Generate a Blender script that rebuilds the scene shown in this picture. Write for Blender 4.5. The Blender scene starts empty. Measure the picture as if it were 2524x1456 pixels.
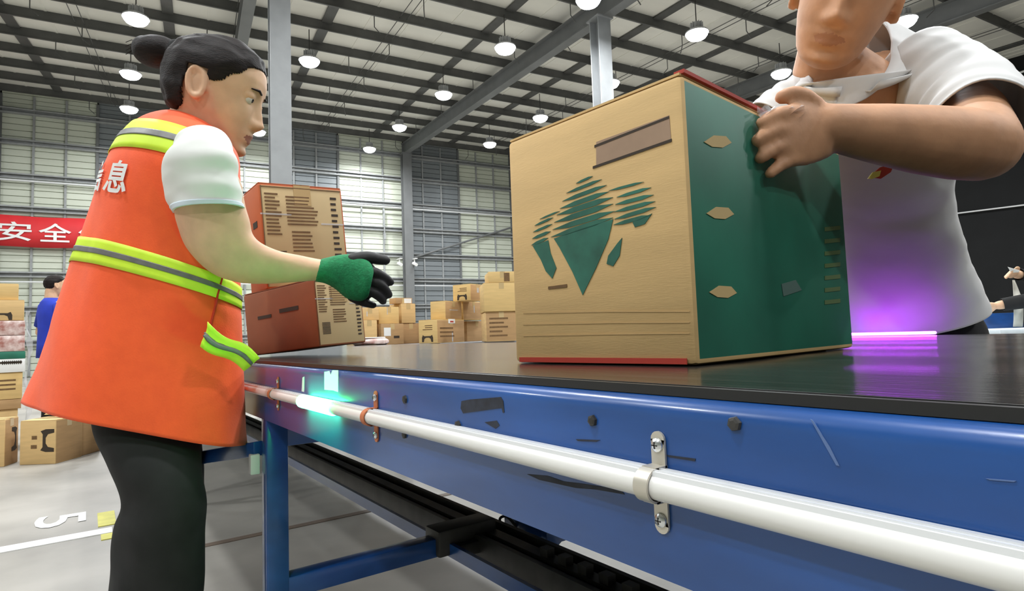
import bpy, bmesh, math, random
from math import sin, cos, pi, radians, sqrt, exp
from mathutils import Vector, Matrix, noise
random.seed(7)
SC = bpy.context.scene
COL = SC.collection
V = Vector

# ------------------------------------------------------------------ camera
IW, IH, FPX = 2524.0, 1456.0, 1450.0
CAM = V((0, 0, .88))
YAW, PITCH, ROLL = radians(35.74), radians(3.85), radians(2.0)
FW = V((sin(YAW)*cos(PITCH), cos(YAW)*cos(PITCH), sin(PITCH)))
R0 = V((cos(YAW), -sin(YAW), 0)); U0 = R0.cross(FW)
RT = R0*cos(ROLL) - U0*sin(ROLL); UP = U0*cos(ROLL) + R0*sin(ROLL)
cd = bpy.data.cameras.new('camera'); cam = bpy.data.objects.new('camera', cd); COL.objects.link(cam)
cd.sensor_width = 36; cd.lens = FPX/IW*36; cd.clip_start = .01; cd.clip_end = 200
mw = Matrix.Identity(4)
for i in range(3):
    mw[i][0] = RT[i]; mw[i][1] = UP[i]; mw[i][2] = -FW[i]; mw[i][3] = CAM[i]
cam.matrix_world = mw
SC.camera = cam

# ------------------------------------------------------------------ world + exposure
wd = bpy.data.worlds.new('night'); SC.world = wd; wd.use_nodes = True
wd.node_tree.nodes['Background'].inputs[0].default_value = (.02, .022, .03, 1)
wd.node_tree.nodes['Background'].inputs[1].default_value = 1
vs = SC.view_settings
vs.view_transform = 'Standard'; vs.look = 'None'; vs.exposure = 0.0; vs.gamma = 1; vs.use_curve_mapping = False
LAMP_W = 215.0
try:
    SC.cycles.max_bounces = 8; SC.cycles.diffuse_bounces = 4; SC.cycles.glossy_bounces = 3
    SC.cycles.sample_clamp_indirect = 6; SC.cycles.use_denoising = True
    SC.cycles.caustics_reflective = False; SC.cycles.caustics_refractive = False
except Exception: pass

# ------------------------------------------------------------------ measuring helpers (a survey of the photograph: sight line + real distance)
def ray(px, py): return FW + RT*((px-IW/2)/FPX) - UP*((py-IH/2)/FPX)
def at(px, py, z): return CAM + ray(px, py)*z
def atz(px, py, h):
    r = ray(px, py); return CAM + r*((h-CAM.z)/r.z)
def on_plane(px, py, o, n):
    r = ray(px, py); return CAM + r*((o-CAM).dot(n)/r.dot(n))
def depth(p): return (p-CAM).dot(FW)
WA = radians(7.6)                                   # the hall stands 7.6 degrees off the conveyor
NV = V((sin(WA), cos(WA), 0)); TV = V((cos(WA), -sin(WA), 0)); ZV = V((0, 0, 1))
def hall(t, n, z): return TV*t + NV*n + ZV*z
def roof_z(n): return 8.2 + .0766*(n-10.5)          # underside of the rafters

# ------------------------------------------------------------------ materials
MATS = {}
def mat(name, col, rough=.6, metal=0, var=.0, scale=20, bump=0, bscale=80, emit=None, estr=0, spec=.5, coat=0, trans=0, alpha=1, stretch=None, sss=0, col2=None, sheen=0):
    m = bpy.data.materials.new(name); m.use_nodes = True
    nt = m.node_tree; b = nt.nodes['Principled BSDF']
    b.inputs['Base Color'].default_value = (*col, 1); b.inputs['Roughness'].default_value = rough
    b.inputs['Metallic'].default_value = metal; b.inputs['Specular IOR Level'].default_value = spec
    if coat: b.inputs['Coat Weight'].default_value = coat; b.inputs['Coat Roughness'].default_value = .12
    if trans: b.inputs['Transmission Weight'].default_value = trans
    if alpha < 1: b.inputs['Alpha'].default_value = alpha
    if sss: b.inputs['Subsurface Weight'].default_value = sss; b.inputs['Subsurface Radius'].default_value = (.012, .005, .003); b.inputs['Subsurface Scale'].default_value = 1
    if sheen: b.inputs['Sheen Weight'].default_value = sheen
    if emit: b.inputs['Emission Color'].default_value = (*emit, 1); b.inputs['Emission Strength'].default_value = estr
    if var or bump or col2:
        tc = nt.nodes.new('ShaderNodeTexCoord'); mp = nt.nodes.new('ShaderNodeMapping'); nt.links.new(tc.outputs['Object'], mp.inputs[0])
        if stretch: mp.inputs['Scale'].default_value = stretch
    if var or col2:
        n = nt.nodes.new('ShaderNodeTexNoise'); n.inputs['Scale'].default_value = scale; n.inputs['Detail'].default_value = 6
        nt.links.new(mp.outputs[0], n.inputs['Vector'])
        cr = nt.nodes.new('ShaderNodeValToRGB'); nt.links.new(n.outputs['Fac'], cr.inputs[0])
        c2 = col2 if col2 else tuple(min(1, c*(1+var)) for c in col)
        cr.color_ramp.elements[0].position = .32; cr.color_ramp.elements[1].position = .68
        cr.color_ramp.elements[0].color = (*[c*(1-var) for c in col], 1); cr.color_ramp.elements[1].color = (*c2, 1)
        nt.links.new(cr.outputs[0], b.inputs['Base Color'])
    if bump:
        n2 = nt.nodes.new('ShaderNodeTexNoise'); n2.inputs['Scale'].default_value = bscale; n2.inputs['Detail'].default_value = 4
        nt.links.new(mp.outputs[0], n2.inputs['Vector'])
        bp = nt.nodes.new('ShaderNodeBump'); bp.inputs['Strength'].default_value = bump; bp.inputs['Distance'].default_value = .004
        nt.links.new(n2.outputs['Fac'], bp.inputs['Height']); nt.links.new(bp.outputs[0], b.inputs['Normal'])
    MATS[name] = m
    return m
M_blue = mat('blue_paint', (.012, .072, .27), .28, var=.22, scale=9, coat=.35, stretch=(1, .5, 2), bump=.05, bscale=30)
M_belt = mat('belt_rubber', (.022, .021, .020), .17, var=.3, scale=14, stretch=(6, .3, 1), bump=.06, bscale=30, spec=.6)
M_rubber = mat('black_rubber', (.012, .012, .012), .45)
M_dark = mat('dark_steel', (.045, .043, .04), .5, metal=.3, var=.4, scale=12)
M_greysteel = mat('grey_steel', (.30, .31, .31), .5, var=.12, scale=6)
M_steelgrey = mat('painted_steel', (.145, .150, .150), .55, var=.1, scale=2)
M_column = mat('column_paint', (.24, .25, .255), .5, var=.08, scale=4)
M_purlin = mat('purlin_paint', (.085, .086, .082), .55, var=.15, scale=3)
M_roof = mat('roof_sheet', (.74, .73, .67), .6, var=.07, scale=1.5)
M_pale = mat('pale_wall_sheet', (.57, .60, .50), .55, var=.07, scale=1.2)
M_greysheet = mat('grey_wall_sheet', (.20, .22, .23), .55, var=.10, scale=1.2)
M_floor = mat('concrete_floor', (.335, .318, .285), .42, var=.24, scale=1.6, bump=.05, bscale=25)
M_floorstain = mat('floor_joint', (.16, .12, .09), .6, var=.2, scale=6)
M_white = mat('white_paint', (.78, .78, .76), .55, var=.06, scale=20)
M_yellowp = mat('yellow_paint', (.62, .58, .12), .55, var=.12, scale=12)
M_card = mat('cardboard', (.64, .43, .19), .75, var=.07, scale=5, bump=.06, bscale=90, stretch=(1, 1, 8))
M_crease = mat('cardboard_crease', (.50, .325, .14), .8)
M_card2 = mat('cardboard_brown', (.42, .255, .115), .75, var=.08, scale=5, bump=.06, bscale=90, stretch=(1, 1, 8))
M_card3 = mat('cardboard_ochre', (.64, .44, .18), .75, var=.07, scale=5, bump=.06, bscale=90, stretch=(1, 1, 8))
M_beige = mat('printed_beige_card', (.52, .39, .20), .7, var=.06, scale=6)
M_orange_card = mat('orange_print_card', (.46, .095, .018), .6, var=.10, scale=7)
M_brown_card = mat('shaded_brown_print_card', (.27, .088, .032), .65, var=.12, scale=7)  # brown-orange print, darkened in colour for the shade on that face
M_green_card = mat('green_print_card', (.014, .14, .088), .5, var=.25, scale=6)
M_tan = mat('tan_print', (.50, .36, .16), .65)
M_red = mat('red_print', (.40, .035, .02), .6)
M_ink = mat('dark_ink', (.035, .022, .012), .7)
M_inkbrown = mat('brown_ink', (.16, .085, .03), .7, var=.2, scale=60)
M_greenink = mat('green_ink', (.022, .125, .085), .65, var=.3, scale=25)
M_mauve = mat('mauve_print', (.36, .24, .16), .7, var=.06, scale=40)
M_tape = mat('clear_tape', (.55, .40, .20), .15, coat=.6)
M_label = mat('white_label', (.80, .80, .78), .6)
M_paper = mat('paper', (.72, .70, .62), .8, var=.05, scale=30)
M_film = mat('plastic_film', (.75, .75, .76), .12, alpha=.45, spec=.8)
M_pink = mat('pink_package', (.75, .30, .24), .4, var=.5, scale=18, col2=(.85, .72, .68))
M_skinw = mat('skin_woman', (.66, .41, .255), .62, var=.08, bump=.08, bscale=60, scale=30, sss=.15)
M_skinm = mat('skin_man', (.52, .27, .145), .62, var=.14, scale=22, bump=.15, bscale=60, sss=.12)
M_lip = mat('lips', (.34, .14, .095), .5)
M_lipm = mat('lips_man', (.42, .195, .11), .6)
M_hair = mat('black_hair', (.010, .006, .005), .6, var=.5, scale=60, bump=.35, bscale=160, stretch=(1, 1, 4), spec=.22)
M_eye = mat('eye_white', (.6, .58, .55), .2)
M_iris = mat('iris', (.015, .01, .008), .2)
M_vest = mat('orange_vest', (1.0, .105, .016), .75, var=.06, scale=40, bump=.12, bscale=300, sheen=.1)
M_lime = mat('lime_tape', (.66, .90, .04), .6, var=.05, scale=30)
M_refl = mat('grey_reflective_tape', (.16, .155, .15), .45, var=.2, scale=40)
M_shirtw = mat('white_shirt', (.74, .755, .72), .85, var=.04, scale=8)
M_cuff = mat('pale_blue_cuff', (.60, .68, .74), .85, var=.05, scale=30)
M_shirtm = mat('white_polo', (.66, .655, .65), .85, var=.05, scale=9)
M_black = mat('black_cloth', (.009, .009, .009), .9, var=.3, scale=25)
M_shoe = mat('shoe_black', (.02, .02, .02), .5)
M_glove = mat('green_glove', (.006, .19, .065), .85, var=.2, scale=120, bump=.4, bscale=260)
M_glovek = mat('black_glove_coating', (.014, .013, .013), .6)
M_blueshirt = mat('blue_shirt', (.012, .035, .42), .8, var=.1, scale=10)
M_banner = mat('red_banner', (.62, .025, .03), .6, var=.07, scale=2)
M_tube = mat('led_diffuser', (.80, .79, .76), .28, coat=.4)
M_alu = mat('white_aluminium', (.80, .81, .82), .3, metal=.2)
M_clip = mat('steel_clip', (.62, .58, .50), .38, metal=.5)
M_clipo = mat('orange_clip', (.55, .17, .07), .5)
M_screw = mat('zinc_screw', (.72, .74, .75), .25, metal=.9)
M_greenlit = mat('green_led', (.1, .9, .5), .4, emit=(.02, 1, .20), estr=85)
M_purplelit = mat('purple_led', (.5, .1, .9), .4, emit=(.52, .05, 1), estr=26)
M_lampbody = mat('lamp_body', (.55, .56, .57), .4, metal=.3)
M_lamplit = mat('lamp_lens', (1, 1, 1), .4, emit=(.93, .97, 1), estr=30)
M_darkwall = mat('unlit_wall_black', (.005, .0055, .006), .9, var=.2, scale=2)  # near-black colour stands in for the unlit part of the hall
M_scuff = mat('black_scuff', (.018, .022, .035), .7, var=.4, scale=80)
M_tablegrey = mat('table_grey', (.25, .25, .26), .5)

# ------------------------------------------------------------------ mesh helpers
class MB:
    def __init__(s): s.v = []; s.f = []; s.m = []
    def add(s, vs_, fs, mi=0):
        o = len(s.v); s.v += [V(p) for p in vs_]; s.f += [tuple(i+o for i in f) for f in fs]; s.m += [mi]*len(fs); return s
    def box(s, c, d, ax=None, mi=0):
        ax = ax or (V((1, 0, 0)), V((0, 1, 0)), V((0, 0, 1))); c = V(c)
        P = [c + ax[0]*(d[0]/2*i) + ax[1]*(d[1]/2*j) + ax[2]*(d[2]/2*k) for i in (-1, 1) for j in (-1, 1) for k in (-1, 1)]
        return s.add(P, [(0, 1, 3, 2), (4, 6, 7, 5), (0, 4, 5, 1), (2, 3, 7, 6), (0, 2, 6, 4), (1, 5, 7, 3)], mi)
    def loft(s, rings, caps=True, closed=True, mi=0):
        n = len(rings[0]); o = len(s.v); s.v += [V(p) for r in rings for p in r]; k = 0
        for i in range(len(rings)-1):
            for j in range(n if closed else n-1):
                a = o+i*n+j; b = o+i*n+(j+1) % n; s.f.append((a, b, b+n, a+n)); k += 1
        if caps:
            s.f.append(tuple(o+j for j in reversed(range(n)))); s.f.append(tuple(o+(len(rings)-1)*n+j for j in range(n))); k += 2
        s.m += [mi]*k; return s
    def tube(s, pts, rad, seg=14, flat=1.0, mi=0, caps=True, up=None):
        pts = [V(p) for p in pts]; rad = rad if isinstance(rad, (list, tuple)) else [rad]*len(pts)
        rings = []; u = up.copy() if up else None
        for i, p in enumerate(pts):
            d = (pts[min(i+1, len(pts)-1)] - pts[max(i-1, 0)]).normalized()
            if u is None: u = d.orthogonal()
            u = (u - d*u.dot(d)).normalized(); w = d.cross(u)
            r = rad[i]; r = r if isinstance(r, tuple) else (r, r*flat)
            rings.append([p + u*(r[0]*cos(2*pi*j/seg)) + w*(r[1]*sin(2*pi*j/seg)) for j in range(seg)])
        return s.loft(rings, caps, mi=mi)
    def capsule(s, pts, rad, seg=16, up=None, flat=1.0, mi=0):
        pts = [V(p) for p in pts]; rad = list(rad) if isinstance(rad, (list, tuple)) else [rad]*len(pts)
        d0 = (pts[0]-pts[1]).normalized(); d1 = (pts[-1]-pts[-2]).normalized()
        A = [(pts[0]+d0*rad[0]*k, rad[0]*q) for k, q in ((.95, .28), (.8, .6), (.45, .89))]
        B = [(pts[-1]+d1*rad[-1]*k, rad[-1]*q) for k, q in ((.45, .89), (.8, .6), (.95, .28))]
        P = [a[0] for a in A]+pts+[b[0] for b in B]; Q = [a[1] for a in A]+rad+[b[1] for b in B]
        return s.tube(P, Q, seg, flat, mi, True, up)
    def ell(s, c, r, ax=None, nu=20, nv=12, mi=0):
        ax = ax or (V((1, 0, 0)), V((0, 1, 0)), V((0, 0, 1))); c = V(c); rings = []
        for i in range(nv+1):
            th = -pi/2 + pi*(i+.02 if i == 0 else i-.02 if i == nv else i)/nv
            rings.append([c + ax[0]*(r[0]*cos(th)*cos(2*pi*j/nu)) + ax[1]*(r[1]*cos(th)*sin(2*pi*j/nu)) + ax[2]*(r[2]*sin(th)) for j in range(nu)])
        return s.loft(rings, True, mi=mi)
    def prism(s, poly, o, ux, uy, n, th, mi=0):
        k = len(poly); P = [o+ux*a+uy*b for a, b in poly]; Q = [p+n*th for p in P]
        fs = [tuple(range(k, 2*k)), tuple(reversed(range(k)))]+[(i, (i+1) % k, (i+1) % k+k, i+k) for i in range(k)]
        return s.add(P+Q, fs, mi)

ORG = {}
def org(o):
    return ORG.get(o, V((0, 0, 0)))
def finish_mesh(me, smooth=False, angle=None):
    bm = bmesh.new(); bm.from_mesh(me); bmesh.ops.recalc_face_normals(bm, faces=bm.faces); bm.to_mesh(me); bm.free()
    if smooth:
        for p in me.polygons: p.use_smooth = True
        if angle:
            try: me.set_sharp_from_angle(angle=radians(angle))
            except Exception: pass
def build(mb, name, mats, parent=None, smooth=False, local=False, bevel=0, angle=None, solid=0, loc=None):
    me = bpy.data.meshes.new(name)
    off = V((0, 0, 0)) if local else org(parent)
    if loc is not None: off = V(loc)
    me.from_pydata([p-off for p in mb.v], [], mb.f)
    mats = mats if isinstance(mats, (list, tuple)) else [mats]
    for m in mats: me.materials.append(m)
    if len(mats) > 1: me.polygons.foreach_set('material_index', mb.m)
    if bevel:
        bm = bmesh.new(); bm.from_mesh(me)
        bmesh.ops.recalc_face_normals(bm, faces=bm.faces)
        es = [e for e in bm.edges if len(e.link_faces) == 2 and e.calc_face_angle(0) > .6]
        bmesh.ops.bevel(bm, geom=es, offset=bevel, segments=2, affect='EDGES', profile=.5, clamp_overlap=True)
        bm.to_mesh(me); bm.free(); smooth = True; angle = angle or 35
    finish_mesh(me, smooth, angle)
    o = bpy.data.objects.new(name, me); COL.objects.link(o)
    if parent: o.parent = parent
    if loc is not None and not parent: o.location = loc; ORG[o] = V(loc)
    else: ORG[o] = off
    if solid:
        md = o.modifiers.new('thickness', 'SOLIDIFY'); md.thickness = solid; md.offset = -1
    return o
def tag(o, label, cat=None, group=None, kind=None):
    if label: o['label'] = label
    if cat: o['category'] = cat
    if group: o['group'] = group
    if kind: o['kind'] = kind
    return o
def thing(name, loc, label, cat, group=None):
    o = bpy.data.objects.new(name, None); COL.objects.link(o); o.location = loc; o.empty_display_size = .1
    ORG[o] = V(loc); return tag(o, label, cat, group)
def structure(mb, name, m, **k):
    o = build(mb, name, m, **k); o['kind'] = 'structure'; return o
def share(me, name, parent, loc, rot=None):
    o = bpy.data.objects.new(name, me); COL.objects.link(o); o.parent = parent; o.location = V(loc)-org(parent)
    if rot is not None: o.rotation_euler = rot
    return o
def fuse(mb, name, m, parent, voxel=.005, smooth=4):
    me = bpy.data.meshes.new('tmp'); me.from_pydata(mb.v, [], mb.f); finish_mesh(me)
    t = bpy.data.objects.new('tmp', me); COL.objects.link(t)
    r = t.modifiers.new('r', 'REMESH'); r.mode = 'VOXEL'; r.voxel_size = voxel; r.adaptivity = 0
    if smooth:
        sm = t.modifiers.new('s', 'SMOOTH'); sm.iterations = smooth; sm.factor = .5
    dg = bpy.context.evaluated_depsgraph_get(); dg.update()
    me2 = bpy.data.meshes.new_from_object(t.evaluated_get(dg)); me2.name = name
    bpy.data.objects.remove(t)
    me2.transform(Matrix.Translation(-org(parent)))
    me2.materials.clear()
    for q in (m if isinstance(m, (list, tuple)) else [m]): me2.materials.append(q)
    for p in me2.polygons: p.use_smooth = True
    o = bpy.data.objects.new(name, me2); COL.objects.link(o)
    if parent: o.parent = parent
    ORG[o] = org(parent); return o
def text_mesh(txt, size, bold=0.0):
    c = bpy.data.curves.new('txt', 'FONT'); c.body = txt; c.size = size; c.resolution_u = 3; c.offset = bold
    o = bpy.data.objects.new('txt', c); COL.objects.link(o)
    dg = bpy.context.evaluated_depsgraph_get(); dg.update()
    me = bpy.data.meshes.new_from_object(o.evaluated_get(dg))
    vs_ = [v.co.copy() for v in me.vertices]; fs = [tuple(p.vertices) for p in me.polygons]
    bpy.data.objects.remove(o); bpy.data.meshes.remove(me)
    return vs_, fs
def text_on(mb, txt, o, ux, uy, n, w, h, lift=.001, bold=0.0, mi=0):
    """flat lettering fitted into a w x h rectangle whose lower left corner is o"""
    vs_, fs = text_mesh(txt, 1, bold)
    x0 = min(v.x for v in vs_); x1 = max(v.x for v in vs_); y0 = min(v.y for v in vs_); y1 = max(v.y for v in vs_)
    mb.add([o+ux*((v.x-x0)/(x1-x0)*w)+uy*((v.y-y0)/(y1-y0)*h)+n*lift for v in vs_], fs, mi)
def cr(a, b, c, d, t):
    return (b*2 + (c-a)*t + (a*2-b*5+c*4-d)*t*t + (b*3-a-c*3+d)*t*t*t)*.5

# ================================================================== THE HALL
T0, T1, N0, N1 = -15.0, 22.0, -18.0, 26.0
ROT = (0, 0, -WA)
HA = (TV, NV, ZV)
b = MB(); b.box(hall((T0+T1)/2, (N0+N1)/2, -.1), (T1-T0, N1-N0, .2), HA)
floor = structure(b, 'floor', M_floor)
b = MB(); b.box((-1.95, 3.545, .002), (4.1, .10, .004)); build(b, 'painted_line', M_white, floor)
b = MB(); b.box((4.35, 2.975, .001), (8, .045, .003)); build(b, 'floor_joint', M_floorstain, floor)
b = MB()
a5 = atz(84, 1292, 0); c5 = atz(212, 1276, 0)
text_on(b, '5', V((a5.x, 4.07, 0)), V((0, -1, 0)), V((1, 0, 0)), ZV, .26, c5.x-a5.x, .003, .01)
build(b, 'painted_number', M_white, floor)
b = MB(); p = atz(270, 1292, 0); b.box((p.x-.01, p.y+.13, .002), (.075, .30, .004)); build(b, 'yellow_marking', M_yellowp, floor)
b = MB(); p = atz(268, 1322, 0); b.box((p.x, p.y, .002), (.06, .10, .004)); build(b, 'yellow_marking', M_yellowp, floor)

# ---- ceiling with its steelwork
ceil = None
SL = (NV + ZV*.0766).normalized(); SU = TV.cross(SL).normalized()
RA = (TV, SL, SU)
def rp(t, n, off): return hall(t, n, roof_z(n)+off)
b = MB(); b.box(rp((T0+T1)/2, (N0+N1)/2, .86), (T1-T0, (N1-N0)*1.01, .08), RA)
ceil = structure(b, 'ceiling', M_roof)
TS = [-14.6, -11.5, -8.0, -4.4, -.7, 3.0, 7.0, 10.6, 13.6, 17.2, 20.8]
PS = [14.12+1.42*k for k in range(-7, 9)]
b = MB()                                                     # one roof sheet: a unit piece with three shallow ribs
for k in range(4):
    b.box(((k-1.5)*.25, 0, 0), (.235, 1, 1))
for k in range(3):
    b.box(((k-1)*.25, 0, -.2), (.016, 1, 1.5))
sheet = build(b, 'roof_panel', M_roof, local=True).data
bpy.data.objects.remove(bpy.data.objects['roof_panel'])
tb = TS + [22.0]
rotm = Matrix((TV, SL, SU)).transposed().to_euler()
for i in range(len(PS)-1):
    for j in range(len(tb)-1):
        t_, n_ = (tb[j]+tb[j+1])/2, (PS[i]+PS[i+1])/2
        o = share(sheet, 'roof_panel', ceil, rp(t_, n_, .80), rotm); o.scale = (tb[j+1]-tb[j]-.02, 1.40, .03)
prof = [(-.05, 0), (.0, 0), (.0, .24), (.05, .24), (.05, .26), (-.016, .26), (-.016, .02), (-.05, .02)]
for n_ in PS + [2.76, 1.34, -.08, -4, -8, -12]:
    b = MB(); P0 = rp(T0, n_, .52); b.prism(prof, P0, SL, SU, TV, T1-T0); build(b, 'purlin', M_purlin, ceil)
def ibeam(mb, p0, p1, w, h, side, up, tw=.014, tf=.022):
    ln = (p1-p0); d = ln.normalized(); L = ln.length; c = (p0+p1)/2
    mb.box(c+up*(h/2), (L, tw, h-2*tf), (d, side, up)); mb.box(c+up*(tf/2), (L, w, tf), (d, side, up)); mb.box(c+up*(h-tf/2), (L, w, tf), (d, side, up))
for t_ in (-13.8, -6.4, 1.0, 8.4, 15.8):
    b = MB(); ibeam(b, rp(t_, N0+.2, 0), rp(t_, N1-.1, 0), .26, .5, TV, SU); build(b, 'rafter', M_steelgrey, ceil)
for t_ in TS:
    b = MB(); b.box(rp(t_, 9, .745), (.26, 34, .03), RA); build(b, 'roof_strip', M_purlin, ceil)
for t_ in TS:
    for dt in (1.55, 1.75):
        b = MB(); b.tube([rp(t_+dt, 3, .62), rp(t_+dt, 25.5, .62)], .011, 6); build(b, 'sag_rod', M_purlin, ceil)
hb = MB(); hb.tube([(0, 0, 0), (0, 0, -.28), (.16, 0, -.42)], .013, 6)
hk = build(hb, 'hanger_rod', M_purlin, local=True).data; bpy.data.objects.remove(bpy.data.objects['hanger_rod'])
for i, n_ in enumerate(PS[1:]):
    for j, t_ in enumerate(TS[3:9]):
        share(hk, 'hanger_rod', ceil, rp(t_+.9+(i % 2)*.8, n_, .52), (0, 0, (i*j) % 3))

# ---- far wall: alternating pale and grey sheets between girts and posts
WT = [-14.6, -11.7, -8.9, -6.1, -3.3, -.3, 2.65, 5.43, 8.4, 11.15, 14.0, 16.8, 19.4, 22.0]
WZ = [0, 1.19, 2.36, 3.57, 4.70, 5.88, 7.03, 8.24, 9.35, 10.15]
b = MB(); b.box(hall((T0+T1)/2, N1+.2, 5.1), (T1-T0, .2, 10.4), HA)
wallb = structure(b, 'wall_back', M_dark)
b = MB()
for k in range(5):
    z0, z1 = k*.2, (k+1)*.2
    b.add([(-.5, 0, z0+.012), (.5, 0, z0+.012), (.5, 0, z1-.012), (-.5, 0, z1-.012)], [(0, 1, 2, 3)])
    b.add([(-.5, 0, z1-.012), (.5, 0, z1-.012), (.5, .05, z1-.006), (-.5, .05, z1-.006)], [(0, 1, 2, 3)])
    b.add([(-.5, .05, z1-.006), (.5, .05, z1-.006), (.5, .05, z1+.006), (-.5, .05, z1+.006)], [(0, 1, 2, 3)])
    b.add([(-.5, .05, z0+.006), (.5, .05, z0+.006), (.5, 0, z0+.012), (-.5, 0, z0+.012)], [(0, 1, 2, 3)])
pm = []
for m in (M_pale, M_greysheet):
    o = build(b, 'wall_panel', m, local=True); pm.append(o.data); bpy.data.objects.remove(o)
for j in range(len(WT)-1):
    for i in range(len(WZ)-1):
        o = share(pm[0 if j % 2 else 1], 'wall_panel', wallb, hall((WT[j]+WT[j+1])/2, N1, WZ[i]), ROT)
        o.scale = (WT[j+1]-WT[j]-.05, 1, WZ[i+1]-WZ[i])
cp = [(0, 0), (.13, 0), (.13, .05), (.115, .05), (.115, .015), (.015, .015), (.015, .185), (.115, .185), (.115, .15), (.13, .15), (.13, .2), (0, .2)]
for z in WZ[1:-1]:
    b = MB(); b.prism(cp, hall(T0, N1-.02, z-.1), -NV, ZV, TV, T1-T0); build(b, 'girt', M_greysteel, wallb)
for j in range(len(WT)-1):
    for q in (0, 1/3, 2/3):
        t_ = WT[j]+(WT[j+1]-WT[j])*q
        b = MB(); b.box(hall(t_, N1-.035, 5), (.09 if q == 0 else .065, .06, 9.9), HA); build(b, 'wall_post', M_steelgrey if q == 0 else M_greysteel, wallb)
for z, r in ((6.85, .035), (3.30, .025)):
    b = MB(); b.tube([hall(T0, N1-.22, z), hall(T1, N1-.22, z)], r, 10); build(b, 'wall_pipe', M_alu, wallb)
b = MB(); P0 = on_plane(1015, 636, hall(0, N1-.25, 0), NV); P1 = on_plane(1262, 560, hall(0, N1-.25, 0), NV); P1 = P0+(P1-P0)*1.15
b.tube([P0, P1], .045, 8); build(b, 'diagonal_brace', M_steelgrey, wallb)
b = MB(); P0 = on_plane(947, 515, hall(0, N1-.2, 0), NV); b.tube([P0, P0+V((0, 0, -1.6))], .03, 8); b.box(P0+V((0, 0, -1.25)), (.09, .08, .25), HA); build(b, 'drop_conduit', M_greysteel, wallb)

def hcol(name, t, n, z1, w, label, m, parent=None):
    b = MB(); c = hall(t, n, 0); tf = .03
    b.box(c+ZV*(z1/2), (.02, w-2*tf, z1), HA)
    for s in (-1, 1): b.box(c+NV*(s*(w-tf)/2)+ZV*(z1/2), (w, tf, z1), HA)
    b.box(c+ZV*.02, (w+.12, w+.12, .04), HA); b.box(c+ZV*(z1-.02), (w+.1, w+.1, .03), HA)
    if parent is not None: return build(b, name, m, parent)
    o = build(b, name, m, loc=c); o['kind'] = 'structure'; return o
for t_ in (-6.4, 1.0, 8.4, 15.8): hcol('wall_column', t_, N1-.45, roof_z(N1-.45), .40, '', M_steelgrey, wallb)
c1 = hcol('steel_column', 1.26, 10.74, roof_z(10.74), .34, '', M_column); tag(c1, 'light grey steel column behind the woman in the orange vest', 'column', 'steel columns of the hall')
c2 = hcol('steel_column', 8.34, 10.74, roof_z(10.74), .35, '', M_column); tag(c2, 'grey steel column rising behind the tall green and tan carton', 'column', 'steel columns of the hall')

b = MB(); b.box(hall(T1+.1, 4, 5.1), (.2, 44, 10.6), HA); wr = structure(b, 'wall_right', M_darkwall)
for (xa, ya, xb, yb, r) in ((2425, 212, 2560, 162, .035), (2425, 232, 2560, 188, .06), (2340, 528, 2580, 498, .025)):
    A_, B_ = on_plane(xa, ya, TV*(T1-.15), TV), on_plane(xb, yb, TV*(T1-.15), TV)
    b = MB(); b.tube([A_, B_], r, 8); build(b, 'wall_conduit', M_alu, wr)
b = MB(); b.box(hall(T0-.1, 4, 5.1), (.2, 44, 10.6), HA); structure(b, 'wall_left', M_pale)
b = MB(); b.box(hall((T0+T1)/2, N0-.1, 4.5), (T1-T0, .2, 9.2), HA); structure(b, 'wall_near', M_pale)

# ---- red safety banner
bc = hall(-5.2, N1-.26, 4.5)
ban = thing('safety_banner', bc, 'long red banner with white characters on the far wall', 'banner')
b = MB(); rows = []
for i in range(41):
    t_ = -9.6+8.6*i/40; w = .02*sin(i*.9); sg = .05*sin(i*.5)
    rows.append([hall(t_, N1-.26+w, 4.52+sg*.3), hall(t_, N1-.26-w, 5.05), hall(t_, N1-.26+w*.5, 5.60+.3*sg)])
b.loft(rows, False, False); build(b, 'cloth', M_banner, ban, smooth=True, solid=.004)
b = MB()
for ch, t_ in (('安', -6.05), ('全', -4.93), ('生', -3.80), ('产', -2.68)):
    text_on(b, ch, hall(t_, N1-.30, 4.72), TV, ZV, -NV, .93, .66, 0, .012)
build(b, 'lettering', M_label, ban, solid=.003)

# ---- two small white cameras on the wall column
for px, lab in ((985, 'small white security camera left of the far wall column'), (1022, 'small white security camera right of the far wall column')):
    p = on_plane(px, 650, hall(0, N1-.75, 0), NV)
    o = thing('security_camera', p, lab, 'camera', 'cameras on the wall column')
    b = MB(); b.tube([p+V((0, 0, .22)), p+V((0, 0, .0))], .03, 8); b.box(p+V((0, 0, .22)), (.12, .5, .03), HA); build(b, 'bracket', M_label, o)
    b = MB(); b.tube([p+V((-.02, .1, .03)), p+V((.0, -.18, -.06))], [.07, .075], 10); build(b, 'camera_housing', M_label, o, smooth=True, angle=40)

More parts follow.
